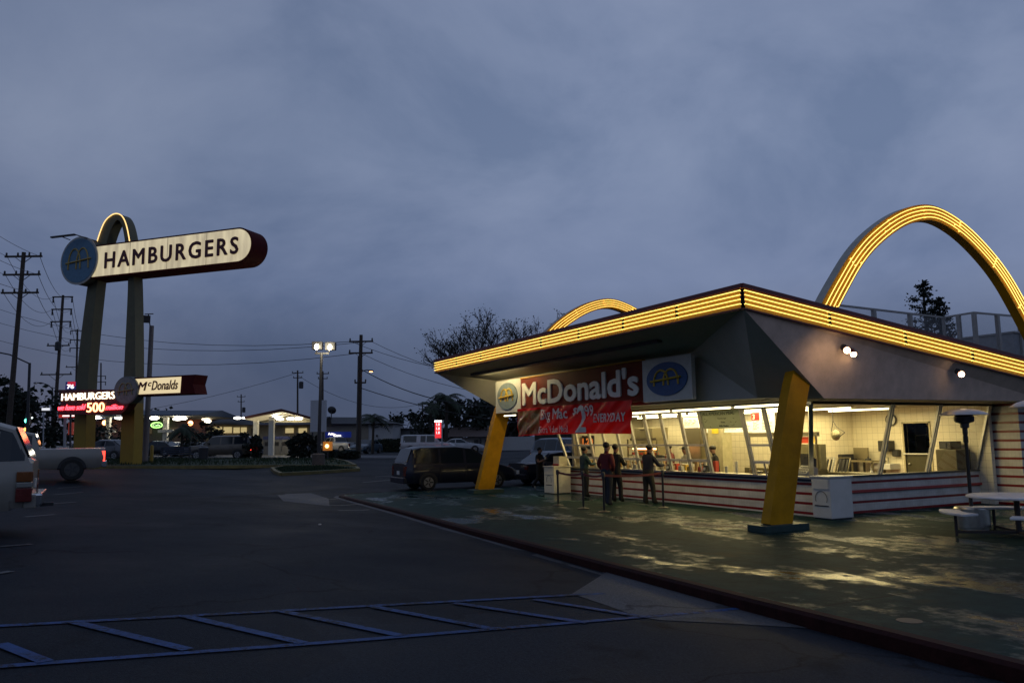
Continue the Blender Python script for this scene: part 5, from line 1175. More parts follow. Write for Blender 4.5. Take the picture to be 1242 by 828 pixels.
# cabinet
REDC = mat('cabinet_red', (.07,.008,.010), .75, spec=.1, var=.15); LITW = bpy.data.materials.new('lit_sign_face'); LITW.use_nodes = True
def f_(t, n, k, b):
    tcn = n.new('ShaderNodeTexCoord'); no = n.new('ShaderNodeTexNoise'); no.inputs['Scale'].default_value = 1.6; no.inputs['Detail'].default_value = 2
    mp = n.new('ShaderNodeMapping'); mp.inputs['Scale'].default_value = (1.6,1.6,.35); k.new(tcn.outputs['Object'], mp.inputs[0]); k.new(mp.outputs[0], no.inputs['Vector'])
    r = n.new('ShaderNodeValToRGB'); r.color_ramp.elements[0].position=.36; r.color_ramp.elements[0].color=(.48,.39,.22,1); r.color_ramp.elements[1].position=.68; r.color_ramp.elements[1].color=(.78,.66,.39,1)
    k.new(no.outputs[0], r.inputs[0]); k.new(r.outputs[0], b.inputs['Emission Color']); b.inputs['Emission Strength'].default_value = .78; b.inputs['Base Color'].default_value=(.6,.58,.5,1)
nmix(LITW, f_)
CF = .45
uA = (sh_(100,312,CF)-SP).dot(SU); uB = (sh_(288,300,CF)-SP).dot(SU); zt_ = (sh_(200,288.5,CF).z+sh_(270,283,CF).z)/2+.05; zb2 = (sh_(200,324.5,CF).z+sh_(270,318.5,CF).z)/2-.05
r_ = (zt_-zb2)/2; zc = (zt_+zb2)/2
W_ = lambda u, z, d=0: Vector((SP.x,SP.y,0))+SU*u+ZU*z+SN*(CF+d)
out_ = lambda e: [W_(uA,zb2-e)]+[W_(uB+(r_+e)*math.cos(a), zc+(r_+e)*math.sin(a)) for a in [-math.pi/2+math.pi*i/20 for i in range(21)]]+[W_(uA,zt_+e)]
q = MB(); q.prism(out_(.09), -SN*1.25); q.build('cabinet', REDC, TS, smooth=30)
q = MB(); q.prism([p+SN*.025 for p in out_(0)], -SN*.02); ff = q.build('lit_face', LITW, TS)
q = MB()
for i in range(1,4): u = uA+.9+(uB-uA)*i/4.1; q.box((0,0,0),(0,0,0)) if False else q.obox(W_(u,zc,.03), SU, SN, ZU, .008, .004, r_)
q.build('face_seams', mat('seam_dark',(.1,.08,.06),.6), ff)
DKR = mat('letter_dark_red', (.10,.012,.015), .5, var=.1)
uh0 = (sh_(128,308,CF)-SP).dot(SU); uh1 = (sh_(290,300,CF)-SP).dot(SU)
lettering('HAMBURGERS', W_(uh0, zc-r_*.56, .03), SU, ZU, r_*1.1, uh1-uh0, .03, fat=.025, spacing=1.25).build('lettering', DKR, ff)
# emblem drum
cE = sh_(95.8,316,CF+.1); q = MB(); q.prism([cE+SU*1.36*math.cos(2*math.pi*i/40)+ZU*1.36*math.sin(2*math.pi*i/40) for i in range(40)], -SN*1.1); q.build('emblem_drum', mat('drum_side',(.10,.12,.12),.5), TS, smooth=30)
q = MB(); q.prism([cE+SN*.01+SU*1.39*math.cos(2*math.pi*i/40)+ZU*1.39*math.sin(2*math.pi*i/40) for i in range(40)], -SN*.06); q.build('drum_rim', mat('drum_rim',(.4,.4,.38),.5), TS)
emblem(cE+SN*.012, SU, ZU, 1.27, 1.27, TS, mat('emblem_dusk_blue',(.085,.19,.30),.5,var=.12), mat('emblem_line',(.42,.30,.08),.5), lw=.09, depth=.02)
q = MB(); a_ = sh_(62,288,CF+.9); b_ = sh_(91,284.5,CF+.6); q.bar(a_, b_, .16, .08); q.build('floodlight_bar', DARK, TS); q = MB(); q.bar(b_, sh_(118,293,CF-.3), .05, .05); q.bar(a_.lerp(b_,.4), sh_(85,291,CF-.1), .04, .04); q.build('floodlight_arm', DARK, TS)
# lower pair of signs on the same legs
LF = .9
def lp(px, py, d=0): return hit(px, py, SP+SN*(LF+d), SN)
T = thing('arrow_sign', lp(200,480), 'small lit McDonalds sign with a notched red tail on the tall sign\'s right leg', 'sign')
a_, b_ = lp(160,468), lp(219,468); zt1 = lp(190,458.2).z; zb1 = lp(190,477.2).z; ua, ub = (a_-SP).dot(SU), (b_-SP).dot(SU)
Lw = lambda u, z, d=0: Vector((SP.x,SP.y,0))+SU*u+ZU*z+SN*(LF+d)
tail = (ub+.75, ub+.55)
q = MB(); q.prism([Lw(ua,zb1-.08),Lw(ub+.95,zb1-.08),Lw(ub+.80,(zt1+zb1)/2),Lw(ub+.95,zt1+.08),Lw(ua,zt1+.08)], -SN*.9); q.build('cabinet', REDC, T)
q = MB(); q.prism([Lw(ua,zb1,.02),Lw(ub,zb1,.02),Lw(ub+.04,zt1,.02),Lw(ua,zt1,.02)], -SN*.015); lf = q.build('lit_face', mat('lit_cream',(.6,.55,.4),.5,var=.05,emit=(1,.80,.44),es=.72), T)
um0, um1 = (lp(168,470)-SP).dot(SU), (lp(217,470)-SP).dot(SU); hh_ = zt1-zb1
lettering('M', Lw(um0, zb1+hh_*.22, .025), SU, ZU, hh_*.56, .62, .03, fat=.015, shear=.25).build('lettering', DKR, lf)
lettering('c', Lw(um0+.68, zb1+hh_*.48, .025), SU, ZU, hh_*.26, .22, .03, bold=.02, shear=.25).build('lettering', DKR, lf)
lettering('Donalds', Lw(um0+.92, zb1+hh_*.22, .025), SU, ZU, hh_*.6, um1-um0-.95, .03, bold=.012, shear=.25).build('lettering', DKR, lf)
T = thing('neon_reader_sign', lp(110,502), 'dark red sign with cream neon HAMBURGERS over red neon script below the tall sign', 'sign')
q = MB(); pz = [lp(*p) for p in ((70,502.5),(146,502.5),(152,497),(158,488),(158,472),(70.5,472.5),(74,487))]
q.prism(pz, -SN*.5); q.build('cabinet', mat('reader_red',(.07,.008,.008),.4,var=.1), T)
q = MB(); 
NRD = lamp('neon_red', (1,.04,.06), 6.0); NCR = lamp('neon_cream', (1,.86,.60), 3.2)
NRD2 = lamp('neon_red_glow', (1,.03,.05), .55)
def neon_words(t, px0, px1, py0, py1, m, bold=0., sh=0.):
    p = lp(px0, py1, .02); z0, z1 = lp((px0+px1)/2, py1).z, lp((px0+px1)/2, py0).z; w_ = (lp(px1,py0)-lp(px0,py0)).dot(SU)
    p.z = z0; lettering(t, p, SU, ZU, z1-z0, w_, .04, bold=bold, shear=sh).build('neon_lettering', m, T)
neon_words('HAMBURGERS', 75, 139, 476, 484.5, NCR, -.005)
neon_words('we have sold', 71, 104, 490.5, 497, NRD, -.008, .4)
neon_words('500', 105.5, 126.5, 488, 499.5, lamp('neon_orange_red',(1,.36,.16),5.0), .0)
neon_words('million', 128.5, 149, 490.5, 496.5, NRD, -.008, .4)
c_ = lp(152.7,473,.12); q = MB(); q.prism([c_+SU*.82*math.cos(2*math.pi*i/32)+ZU*.74*math.sin(2*math.pi*i/32) for i in range(32)], -SN*.5)
T = thing('round_emblem_sign', c_, 'small round grey emblem drum between the McDonalds and neon HAMBURGERS signs', 'sign'); q.build('drum', mat('drum_grey',(.14,.16,.16),.5), T, smooth=30)
emblem(c_+SN*.002, SU, ZU, .76, .69, T, mat('emblem_grey',(.20,.22,.21),.5,var=.2), mat('emblem_line_dim',(.30,.24,.10),.5), lw=.06, depth=.02)
l = bpy.data.lights.new('neon_glow', 'POINT'); l.energy = 9; l.color = (1,.12,.08); l.shadow_soft_size = .5; o = bpy.data.objects.new('neon_glow', l); COL.objects.link(o); o.location = lp(108,496,1.6)

# ------------------------------------------------------------------ planting strip, island, footpath
def slab(pts, h, nm, m, kerb=None, **kw):
    P_ = [gnd(*p) for p in pts]
    q = MB(); q.prism([Vector((p.x,p.y,p.z+h)) for p in P_], (0,0,-h-.2)); q.build(nm, m, **kw)
    if kerb:
        q = MB()
        for i in range(len(P_)):
            a, b = P_[i], P_[(i+1)%len(P_)]; q.bar((a.x,a.y,a.z+h*.5), (b.x,b.y,b.z+h*.5), .16, h+.05)
        q.build(kerb[0], kerb[1], kind='structure')
YK = mat('worn_yellow_kerb', (.13,.105,.03), .6, var=.3, vs=3)
slab([(60,569),(110,568.5),(200,568),(335,566.5),(398,566.5),(431,566),(420,561),(399,556.5),(330,557),(240,557),(180,557.5),(60,558)], .12, 'planting_strip', GRASS, ('planting_strip_kerb', YK), kind='structure')
slab([(330,570),(334,574),(341,576.8),(385,574.5),(435,571),(432,568.6),(400,566.9),(345,567.5)], .13, 'planting_island', GRASS, ('planting_island_kerb', YK), kind='structure')
def grass_tufts(pts, n, nm, lab):
    P_ = [gnd(*p) for p in pts]; q = MB(); x0, x1 = min(p.x for p in P_), max(p.x for p in P_); y0, y1 = min(p.y for p in P_), max(p.y for p in P_)
    def ins(x, y):
        c = False; j = len(P_)-1
        for i in range(len(P_)):
            if (P_[i].y > y) != (P_[j].y > y) and x < (P_[j].x-P_[i].x)*(y-P_[i].y)/(P_[j].y-P_[i].y)+P_[i].x: c = not c
            j = i
        return c
    k = 0
    while k < n:
        x, y = random.uniform(x0,x1), random.uniform(y0,y1)
        if not ins(x, y): k += .2; continue
        k += 1; a = random.uniform(0,6.28); h = random.uniform(.06,.16); w_ = .03; z = G(x,y)+.11
        q.add([(x-w_*math.cos(a),y-w_*math.sin(a),z),(x+w_*math.cos(a),y+w_*math.sin(a),z),(x+random.uniform(-.04,.04),y+random.uniform(-.04,.04),z+h)], [(0,1,2)])
    return q.build(nm, GRASS, label=lab, cat='grass', kind='stuff')
grass_tufts([(110,567),(335,565.5),(425,565),(399,557.5),(240,558),(110,559)], 5000, 'grass', 'short green grass on the long strip beside the street')
grass_tufts([(334,571),(342,575.5),(430,571),(400,567.8),(346,568.5)], 3000, 'grass', 'short green grass on the kerbed island under the floodlight pole')
FP = [gnd(*p) for p in ((-20,556.8),(200,556.5),(399,555.6),(520,556),(520,552.5),(399,552),(200,552.5),(-20,553))]
q = MB(); q.add([(p.x,p.y,p.z+.03) for p in FP], [list(range(8))]); q.build('footpath', CONC, kind='structure')

# ------------------------------------------------------------------ vegetation
BARK = mat('bark', (.035,.028,.022), .9, var=.3, vs=8); LEAF = mat('leaf_dark_green', (.018,.030,.014), .85, var=.35, vs=1.5); LEAFB = mat('leaf_blackish', (.010,.017,.010), .9, var=.35, vs=1.2); PALML = mat('palm_leaf', (.020,.034,.015), .8, var=.3)
def leafquad(q, c, s):
    a = Vector((random.gauss(0,1),random.gauss(0,1),random.gauss(0,.7))).normalized()*s; b = a.cross(Vector((random.gauss(0,1),random.gauss(0,1),random.gauss(0,1)))).normalized()*s*.6
    q.add([c-a,c+b,c+a,c-b], [(0,1,2,3)])
def leafy_tree(base, H_, R__, label, nm='leafy_tree', clumps=26, per=60, ls=.22, lm=None, group=None, trunk_h=.35):
    T = thing(nm, base, label, 'tree', group); b = Vector(base)
    q = MB(); top = b+Vector((0,0,H_*trunk_h)); q.tube([b-Vector((0,0,.2)), b+Vector((.05,0,H_*trunk_h*.5)), top], [H_*.035,H_*.028,H_*.022], 8)
    cs = []
    for i in range(clumps):
        a = random.uniform(0,6.28); r = R__*math.sqrt(random.random()); z = H_*(trunk_h*.75+(1-trunk_h*.8)*random.random()*(1-.45*(r/R__)**2)); cs.append((b+Vector((r*math.cos(a),r*math.sin(a),z)), R__*random.uniform(.18,.40)))
    for c, _ in cs[:12]: q.tube([top-Vector((0,0,H_*.05)), top.lerp(c,.5)+Vector((0,0,.1)), c], [H_*.014,H_*.008,H_*.003], 5, False)
    q.build('trunk', BARK, T)
    q = MB()
    for c, cr_ in cs:
        for _ in range(per):
            d = Vector((random.gauss(0,1),random.gauss(0,1),random.gauss(0,.75))); d = d.normalized()*cr_*(random.random()**.4); leafquad(q, c+d, ls*random.uniform(.6,1.4))
    q.build('crown', lm or LEAFB, T); return T
def bare_tree(base, H_, label):
    T = thing('bare_tree', base, label, 'tree'); q = MB(); lf = MB()
    def br(p, d, L, r, dep):
        pts = [p]; rs = [r]; c = p.copy(); dd = d.copy()
        for i in range(3):
            dd = (dd+Vector((random.gauss(0,.13),random.gauss(0,.13),random.gauss(0,.06)+.05))).normalized(); c = c+dd*L/3; pts.append(c.copy()); rs.append(r*(1-.22*(i+1)))
        q.tube(pts, rs, 6 if dep < 2 else 4, False)
        if dep >= 6:
            for _ in range(2):
                if random.random() < .8: leafquad(lf, c+Vector((random.gauss(0,.15),random.gauss(0,.15),random.gauss(0,.1))), .075)
            return
        for i in range(5 if dep == 0 else 3):
            ax = Vector((random.gauss(0,1),random.gauss(0,1),random.gauss(0,.3))).normalized(); nd = (dd+ax*(.62 if dep else .75)).normalized(); nd.z = abs(nd.z)*.9+.12
            at_ = pts[-1] if i == 0 else pts[random.choice((2,3))]; br(at_, nd.normalized(), L*random.uniform(.62,.84), r*.60, dep+1)
    br(Vector(base), Vector((0,0,1)), H_*.30, H_*.028, 0)
    q.build('trunk', BARK, T); lf.build('crown', LEAFB, T); return T
def palm(base, H_, label, fr=2.0, n_=16, group=None):
    T = thing('palm_tree', base, label, 'palm tree', group); b = Vector(base); q = MB(); q.tube([b-Vector((0,0,.2)),b+Vector((.1,0,H_*.5)),b+Vector((0,.1,H_))], [H_*.035+.05,H_*.025+.04,H_*.02+.05], 8); q.build('trunk', BARK, T)
    q = MB(); c = b+Vector((0,.1,H_))
    for i in range(n_):
        a = 2*math.pi*i/n_+random.uniform(-.2,.2); el = random.uniform(-.2,1.1); d = Vector((math.cos(a),math.sin(a),0)); pts = []
        for k in range(8):
            t = k/7; pts.append(c+d*fr*t*math.cos(el*(1-t*.4))+Vector((0,0,fr*(math.sin(el)*t-.75*t*t))))
        for k in range(7):
            p, nx_ = pts[k], pts[k+1]; sd = Vector((-d.y,d.x,0)); 
            for s in (1,-1):
                for j in range(2):
                    pp_ = p.lerp(nx_, j*.5); L = fr*.30*math.sin(math.pi*min(.95,(k+j*.5+1)/8)); q.add([pp_, pp_+(nx_-p)*.45, pp_+sd*s*L+(nx_-p)*.6+Vector((0,0,-L*.45))], [(0,1,2)])
    q.build('crown', PALML, T); return T
def conifer(base, z0, H_, R__, label):
    T = thing('conifer', base, label, 'tree'); b = Vector(base); q = MB(); q.tube([b, b+Vector((0,0,z0+H_))], [.28,.04], 8); lf = MB()
    n_ = 27
    for i in range(n_):
        t = i/n_; z = z0+H_*t*.97; r = R__*(1-t)**.75*random.uniform(.45,1.2)+.12; a = i*2.4+random.uniform(-.4,.4); d = Vector((math.cos(a),math.sin(a),0)); e = b+d*r+Vector((0,0,z+r*.30))
        q.tube([b+Vector((0,0,z)), e], [.04,.015], 4, False)
        for k in range(3):
            c = (b+Vector((0,0,z))).lerp(e, .5+.5*k/2)
            for _ in range(22): leafquad(lf, c+Vector((random.gauss(0,.12),random.gauss(0,.12),random.gauss(0,.09)))*(.7+r*.5), .085)
    q.build('trunk', BARK, T); lf.build('crown', LEAFB, T); return T
def base_at(px, D): p = ground_at(px, D); return Vector((p.x, p.y, p.z))
p = base_at(592, 58); random.seed(21); bare_tree(p, 12.0, 'tall nearly bare tree with fine branches rising behind the far end of the roof')
p = at(1124, 405, 46); zt2 = at(1124, 333, 46).z; zlow = at(1124, 425, 46).z
conifer(Vector((p.x,p.y,-.3)), zlow, zt2-zlow, 1.45, 'dark conifer with a thin tip seen beyond the rooftop screen')
p2 = at(1142, 405, 46.4); z3 = at(1142, 352, 46).z; conifer(Vector((p2.x,p2.y,-.3)), zlow, z3-zlow, 1.1, 'shorter conifer leaning against the taller dark one beyond the rooftop screen')
for px, D, H_, R__, l in ((-14,75,8.5,3.2,'dark tree cut by the left edge beyond the parked vehicles'),(8,80,8.0,2.6,'dark bushy tree by the big left utility pole'),(24,84,6.4,2.2,'smaller dark tree between the left utility pole and the street lamp'),(58,78,6.3,4.0,'broad dark tree behind the green traffic light'),(243,74,3.3,2.0,'dark bush left of the brown vehicle at the filling station'),(302,62,2.1,1.0,'small shrub right of the brown vehicle'),(370,60,2.2,1.1,'small shrub left of the floodlight pole base'),(128,80,3.4,2.4,'dark bush seen between the feet of the tall sign arch')):
    leafy_tree(base_at(px, D), H_, R__, l, lm=LEAFB, ls=.26 if H_ > 4 else .16, nm='leafy_tree' if H_ > 4 else 'shrub', trunk_h=.3 if H_ > 4 else .1)
far_tr = [(195,130,6.5,5),(214,135,7.0,4),(236,125,6.0,5),(252,150,7,5),(488,140,6.5,5),(498,150,7,4),(548,95,7.0,4.2),(536,110,7.4,3.6),(590,110,7.5,5),(612,105,7,4),(632,110,6.5,4),(1010,200,6,5)]
fl = ['far dark crown over the left canopy roof, leftmost','far dark crown over the left canopy roof, rounder one','far dark crown between the two canopies','far dark crown behind the store roof','far low crown right of the white building','far crown beside the one right of the white building','dark tree below the bare tree, right one','dark tree below the bare tree, left one','dark tree behind the low house roof','dark tree behind the low house near the banner','dark tree behind the banner left end','far tree hidden beyond the stand']
for (px, D, H_, R__), l in zip(far_tr[:-1], fl): leafy_tree(base_at(px, D), H_, R__, l, clumps=14, per=45, ls=.4, trunk_h=.2)
for px, D, H_, fr, l in ((452,82,3.6,2.0,'palm beside the white building, right of the utility pole'),(522,92,5.3,2.2,'palm with a shaggy crown left of the bare tree'),(541,84,5.8,2.4,'taller palm directly under the bare tree'),(220,68,2.6,1.6,'low palm under the left canopy right of its column')): palm(base_at(px, D), H_, l, fr)
q = MB(); 
def hedge(px0, px1, D, h, label):
    a, b = base_at(px0, D), base_at(px1, D); T = MB(); n_ = 2600
    for _ in range(n_): p = a.lerp(b, random.random()); leafquad(T, p+Vector((random.uniform(-.5,.5),random.uniform(-.5,.5),random.uniform(0,h))), .16)
    T.obox(a.lerp(b,.5)+Vector((0,0,h*.45)), (b-a).normalized(), Vector((0,0,1)).cross((b-a).normalized()), ZU, (b-a).length/2, .4, h*.45)
    T.build('hedge', LEAFB, label=label, cat='hedge')
hedge(463, 500, 92, 1.5, 'long clipped dark hedge in front of the low white wall')
hedge(398, 427, 58, .55, 'low dark hedge at the end of the grass strip')

# ------------------------------------------------------------------ poles and wires
def put_pole(px, D, top_py, r0, r1, nm, label, cat, m=WOOD, lean_px=0):
    b = ground_at(px, D); t = at(px+lean_px, top_py, D); q = MB(); q.tube([b-Vector((0,0,.3)), Vector((b.x,b.y,b.z)), t], [r0,r0,r1], 10)
    T = thing(nm, b, label, cat); q.build('pole', m, T, smooth=60); return T, b, t
LAT = RT.copy(); LAT.z = 0; LAT.normalize()
def crossarm(T, c, hw_, ins=4, hang=False, wd=.12, dirv=None, brace=True):
    d = dirv or LAT; q = MB(); q.bar(c-d*hw_, c+d*hw_, wd, wd); a = q.build('crossarm', WOOD, T)
    for i in range(ins):
        u = -hw_*.92+1.84*hw_*i/max(1,ins-1); p = c+d*u; q = MB()
        if hang: q.lathe([(.03,0),(.09,-.1),(.05,-.2),(.1,-.3),(.05,-.42),(.1,-.5),(.04,-.62)], p, 8)
        else: q.lathe([(.03,.05),(.07,.1),(.05,.17),(.07,.22),(.02,.28)], p, 8)
        q.build('insulator', DARK, a)
    if brace:
        for s in (1,-1): q = MB(); q.bar(c+d*s*hw_*.5, c-Vector((0,0,hw_*.38)), .05, .03); q.build('arm_brace', DARK, T)
def along(b, t, py, px, D): return at(px, py, D)
T, b, t = put_pole(8, 52, 306, .19, .13, 'utility_pole', 'big three-arm utility pole at the left edge of the picture', 'utility pole', lean_px=21)
PL = []
for py in (311,333,355):
    c = at(29-(py-306)*.10, py, 52); crossarm(T, c, 1.25, 4); PL.append(c)
T, b, t = put_pole(64, 80, 358, .20, .13, 'utility_pole', 'utility pole with long hanging insulators just left of the tall sign', 'utility pole', lean_px=12.5)
PM = []
for py in (360,375,390): c = at(76.3-(py-358)*.075, py, 80); crossarm(T, c, 1.05, 2, True, brace=False); PM.append(c)
for py, hw_ in ((419,1.15),(454,1.6)): crossarm(T, at(76.3-(py-358)*.075-1, py, 80), hw_, 3)
c = at(70,425,79.7); q = MB(); q.lathe([(.25,0),(.28,.1),(.28,.8),(.2,.9),(.001,.9)], c, 12); q.build('transformer', DARK, T)
T, b, t = put_pole(91, 120, 399, .2, .13, 'utility_pole', 'distant utility pole half hidden by the left foot of the tall sign', 'utility pole', lean_px=3)
PF = []
for py in (401,412,422): c = at(94-(py-399)*.04, py, 120); crossarm(T, c, 1.1, 2, True, brace=False); PF.append(c)
crossarm(T, at(92.5,445,120), 1.6, 3)
T, b, t = put_pole(122, 140, 440, .18, .12, 'utility_pole', 'thin distant utility pole between the two feet of the tall sign', 'utility pole', lean_px=.5)
for py in (456,463): crossarm(T, at(122.4,py,140), .9, 2, True, brace=False)
T, b, t = put_pole(434.5, 62, 406, .22, .13, 'utility_pole', 'big utility pole with a lit street lamp arm right of the floodlights', 'utility pole', lean_px=3.5)
PR = [at(438,414,62), at(437.5,428,62)]
for c in PR: crossarm(T, c, .95, 3)
crossarm(T, at(437,464,62), .45, 2, brace=False)
q = MB(); q.tube([at(437,452,62), at(440.5,449.5,62), at(445,448.5,62), at(449,449,62)], .04, 6); q.build('lamp_arm', DARK, T)
q = MB(); q.ball(at(450,449.6,62), .22,.22,.09,10,6); hd = q.build('lamp_head', DARK, T); q = MB(); q.ball(at(450,450.1,62), .17,.17,.08,10,6); q.build('lamp_glass', lamp('sodium_glow',(1,.45,.16),7), hd)
q = MB(); q.cyl(ground_at(432.3,61.6)-Vector((0,0,.1)), at(434.6,432,61.6), .05, 6); q.build('cable_riser', DARK, T)
for px, top, D, l, tr in ((361,449,125,'distant utility pole with a transformer behind the filling station ridge',True),(292.5,478,170,'small far utility pole left of the filling station ridge',True),(391.5,450,115,'far utility pole directly behind the floodlight pole',False),(512.5,487,150,'small far utility pole above the camper pickup',True)):
    T, b, t = put_pole(px, D, top, .17, .12, 'utility_pole', l, 'utility pole'); crossarm(T, at(px, top+3, D), .9, 3, brace=False); crossarm(T, at(px, top+9, D), .7, 2, brace=False)
    if tr: q = MB(); q.lathe([(.3,0),(.35,.1),(.35,1.0),(.25,1.1),(.001,1.1)], at(px, top+22, D)+LAT*.55, 10); q.build('transformer', DARK, T)
# wires: each one thin hanging cable
WM_ = mat('wire_black', (.01,.01,.012), .6, var=0)
WN = [0]
def wire(a, b, sag, label, r=.02):
    pts = [a.lerp(b, i/14)-Vector((0,0,sag*4*(i/14)*(1-i/14))) for i in range(15)]; q = MB(); q.tube(pts, r, 4, False)
    q.build('overhead_wire', WM_, label=label, cat='wire', group='overhead wires: '+label)
for i in range(3):
    for s in (-1.1, 1.1):
        wire(PL[i]+LAT*s, PM[i]+LAT*s*.9, 1.2, 'overhead wire between the big left pole and the pole with hanging insulators', .018)
        wire(PL[i]+LAT*s, at(-260, 40+i*60+ (18 if s > 0 else 0), 20), .8, 'overhead wire rising to the left edge of the picture', .014)
        wire(PM[i]+LAT*s*.9, PF[i]+LAT*s*.9, 1.5, 'overhead wire between the pole with hanging insulators and the next one', .022)
for i, (c, s) in enumerate(((PR[0],-.8),(PR[0],.8),(PR[1],.0))):
    wire(c+LAT*s, at(-100, 330+i*22, 105), 3.5, 'long overhead wire from the street lamp pole passing behind the tall sign', .022)
    wire(c+LAT*s, at(720, 448+i*16, 56), 1.3, 'overhead wire from the street lamp pole to behind the roof', .018)
wire(at(436.8,447,62), at(640,492,52), 1.0, 'thick telephone cable from the street lamp pole toward the bare tree', .035)
wire(at(436.5,470,62), at(760,520,50), .8, 'lower telephone cable from the street lamp pole toward the bare tree', .03)
wire(at(-40,506,160), at(361,452,125), 3.0, 'far low wire crossing behind the tall sign', .03); wire(at(361,455,125), at(513,489,150), 2.5, 'far low wire between two distant poles', .03)
# round-headed street lamps at left
T, b, t = put_pole(33, 62, 440, .13, .10, 'street_lamp', 'grey street lamp pole with a long arm reaching left over the parked vehicles', 'street lamp', DARK, 3)
q = MB(); q.tube([at(36,441,62), at(25,436,61.5), at(12,430,61), at(-3,427,60.6)], .06, 6); q.build('lamp_arm', DARK, T)
T, b, t = put_pole(63.5, 82, 470, .11, .08, 'street_lamp', 'curved-arm street lamp between the left trees and the tall sign', 'street lamp', DARK, 0)
q = MB(); q.tube([at(63.5,471,82), at(58,466.5,82), at(50,464,82), at(44,464,82)], .05, 6); q.build('lamp_arm', DARK, T); q = MB(); q.ball(at(43,464.3,82), .35,.2,.12,10,6); q.build('lamp_head', mat('lamp_grey',(.3,.3,.32),.5), T)
# grey concrete pole right of the sign arch
GP = mat('grey_pole', (.15,.14,.15), .7, var=.15)
T, b, t = put_pole(177, 46, 395, .16, .13, 'concrete_pole', 'thick grey pole with a small floodlight bracket right of the tall sign', 'pole', GP, 7)
q = MB(); q.bar(at(175.5,381,46), at(186,380.5,46), .05,.05); q.bar(at(180,381,46), at(182,395,46), .05,.05); q.box(*[tuple(v) for v in (at(176,389,46)-Vector((.15,.15,.1)), at(179,385,46)+Vector((.15,.15,.1)))]); q.build('bracket', DARK, T)
# twin floodlight pole on the island
T, b, t = put_pole(386.5, 46, 428, .11, .08, 'floodlight_pole', 'dark floodlight pole with two bright heads standing on the grass island', 'floodlight', DARK, 3.5)
q = MB(); q.lathe([(.36,0),(.36,.75),(.30,.8),(.001,.8)], b, 18); q.build('pole_base', mat('base_concrete',(.10,.075,.06),.7,var=.2), T, smooth=40)
q = MB(); q.bar(at(382,428.5,46), at(399,428.5,46), .08,.10); q.build('cross_bar', DARK, T)
for px, py in ((384,420.5),(400,421)):
    c = at(px, py, 45.9); q = MB(); q.obox(c+FW*.22+Vector((0,0,.06)), LAT, Vector((FW.x,FW.y,0)).normalized(), ZU, .30, .2, .24); hd = q.build('lamp_head', DARK, T, bevel=.04)
    q = MB(); q.ball(c, .25,.10,.17, 14, 8); q.build('lamp_glass', lamp('metal_halide_glow',(1,.86,.56),26), hd, smooth=60); q = MB(); q.bar(c+FW*.2-Vector((0,0,.1)), at(px-.5 if px < 390 else px-2, 428.5, 46), .05,.05); q.build('bracket', DARK, T)
l = bpy.data.lights.new('floodlight_light', 'POINT'); l.energy = 160; l.color = (1,.88,.6); l.shadow_soft_size = .3; o = bpy.data.objects.new('floodlight_light', l); COL.objects.link(o); o.location = at(392,421,45.2)

# ------------------------------------------------------------------ street corner at the left
T, b, t = put_pole(34, 72, 500, .09, .09, 'traffic_light', 'green traffic light with an orange pedestrian signal on a dark pole at the far left', 'traffic light', DARK)
c = at(34,510,71.8); q = MB(); q.obox(c+Vector((0,0,.12)), LAT, Vector((-LAT.y,LAT.x,0)), ZU, .2,.14,.55); hd = q.build('signal_head', BLACK, T)
Bk = Vector((FW.x,FW.y,0)).normalized()
def bulb(c, r, m, par, nm='lens'): q = MB(); q.ball(c-Bk*.16, r, r, r, 12, 8); q.build(nm, m, par, smooth=60)
bulb(c, .2, lamp('signal_green',(.12,1,.72),7), hd)
c = at(32,520.5,71.8); q = MB(); q.obox(c, LAT, Vector((-LAT.y,LAT.x,0)), ZU, .2,.12,.22); h2 = q.build('pedestrian_signal', BLACK, T); bulb(c, .15, lamp('signal_orange',(1,.35,.06),6), h2)
bulb(at(40,506.5,76), .08, lamp('tiny_white',(.8,1,.95),4), T, 'small_lamp')
T, b, t = put_pole(53, 66, 500, .05, .05, 'street_name_sign', 'lit white street name sign on a thin pale pole at the far left', 'street sign', mat('pale_metal',(.35,.36,.38),.5))
q = MB(); a_ = at(51,497.5,66); b_ = at(60,494.6,66); q.obox((a_+b_)/2, LAT, Bk, ZU, .31,.05,.1); q.build('sign_face', mat('lit_white_sign',(.7,.7,.7),.5,var=0,emit=(.95,.95,1),es=.8), T)
# filling station price pylon, 76 flag, hanging sign
T, b, t = put_pole(79, 74, 503, .13, .13, 'station_sign', 'filling station price sign with white post left of the tall sign', 'sign', mat('pale_metal',(.35,.36,.38),.5))
a_, b_ = at(83,527,73.5), at(89.5,512,73.5); q = MB(); q.obox((a_+b_)/2, LAT, Bk, ZU, (b_-a_).dot(LAT)/2, .1, (b_.z-a_.z)/2); q.build('price_panel', mat('dim_red_panel',(.25,.05,.04),.5,emit=(1,.12,.06),es=.12), T)
c = at(80.5,504.2,73.4); q = MB(); q.obox(c+LAT*.25, LAT, Bk, ZU, .9,.1,.16); sg2 = q.build('top_panel', mat('dim_red_panel2',(.3,.02,.02),.5,emit=(1,.05,.03),es=.3), T); lettering('FUEL'[:0] or 'GAS', c-LAT*.3-Bk*.11-ZU*.07, LAT, ZU, .13, .9, .01, .02).build('lettering', lamp('dim_white',(1,.9,.85),1.4), sg2) if False else None
q = MB(); q.obox(c+LAT*.25-Bk*.11, LAT, Bk, ZU, .55,.01,.06); q.build('lit_strip', lamp('dim_white',(1,.9,.85),1.6), sg2)
a_, b_ = at(80,472.3,73), at(92,463,73); cc = (a_+b_)/2
T = thing('station_flag_sign', Vector((cc.x,cc.y,G(cc.x,cc.y))), 'small square 76 sign, red above dark blue, over the neon HAMBURGERS sign', 'sign')
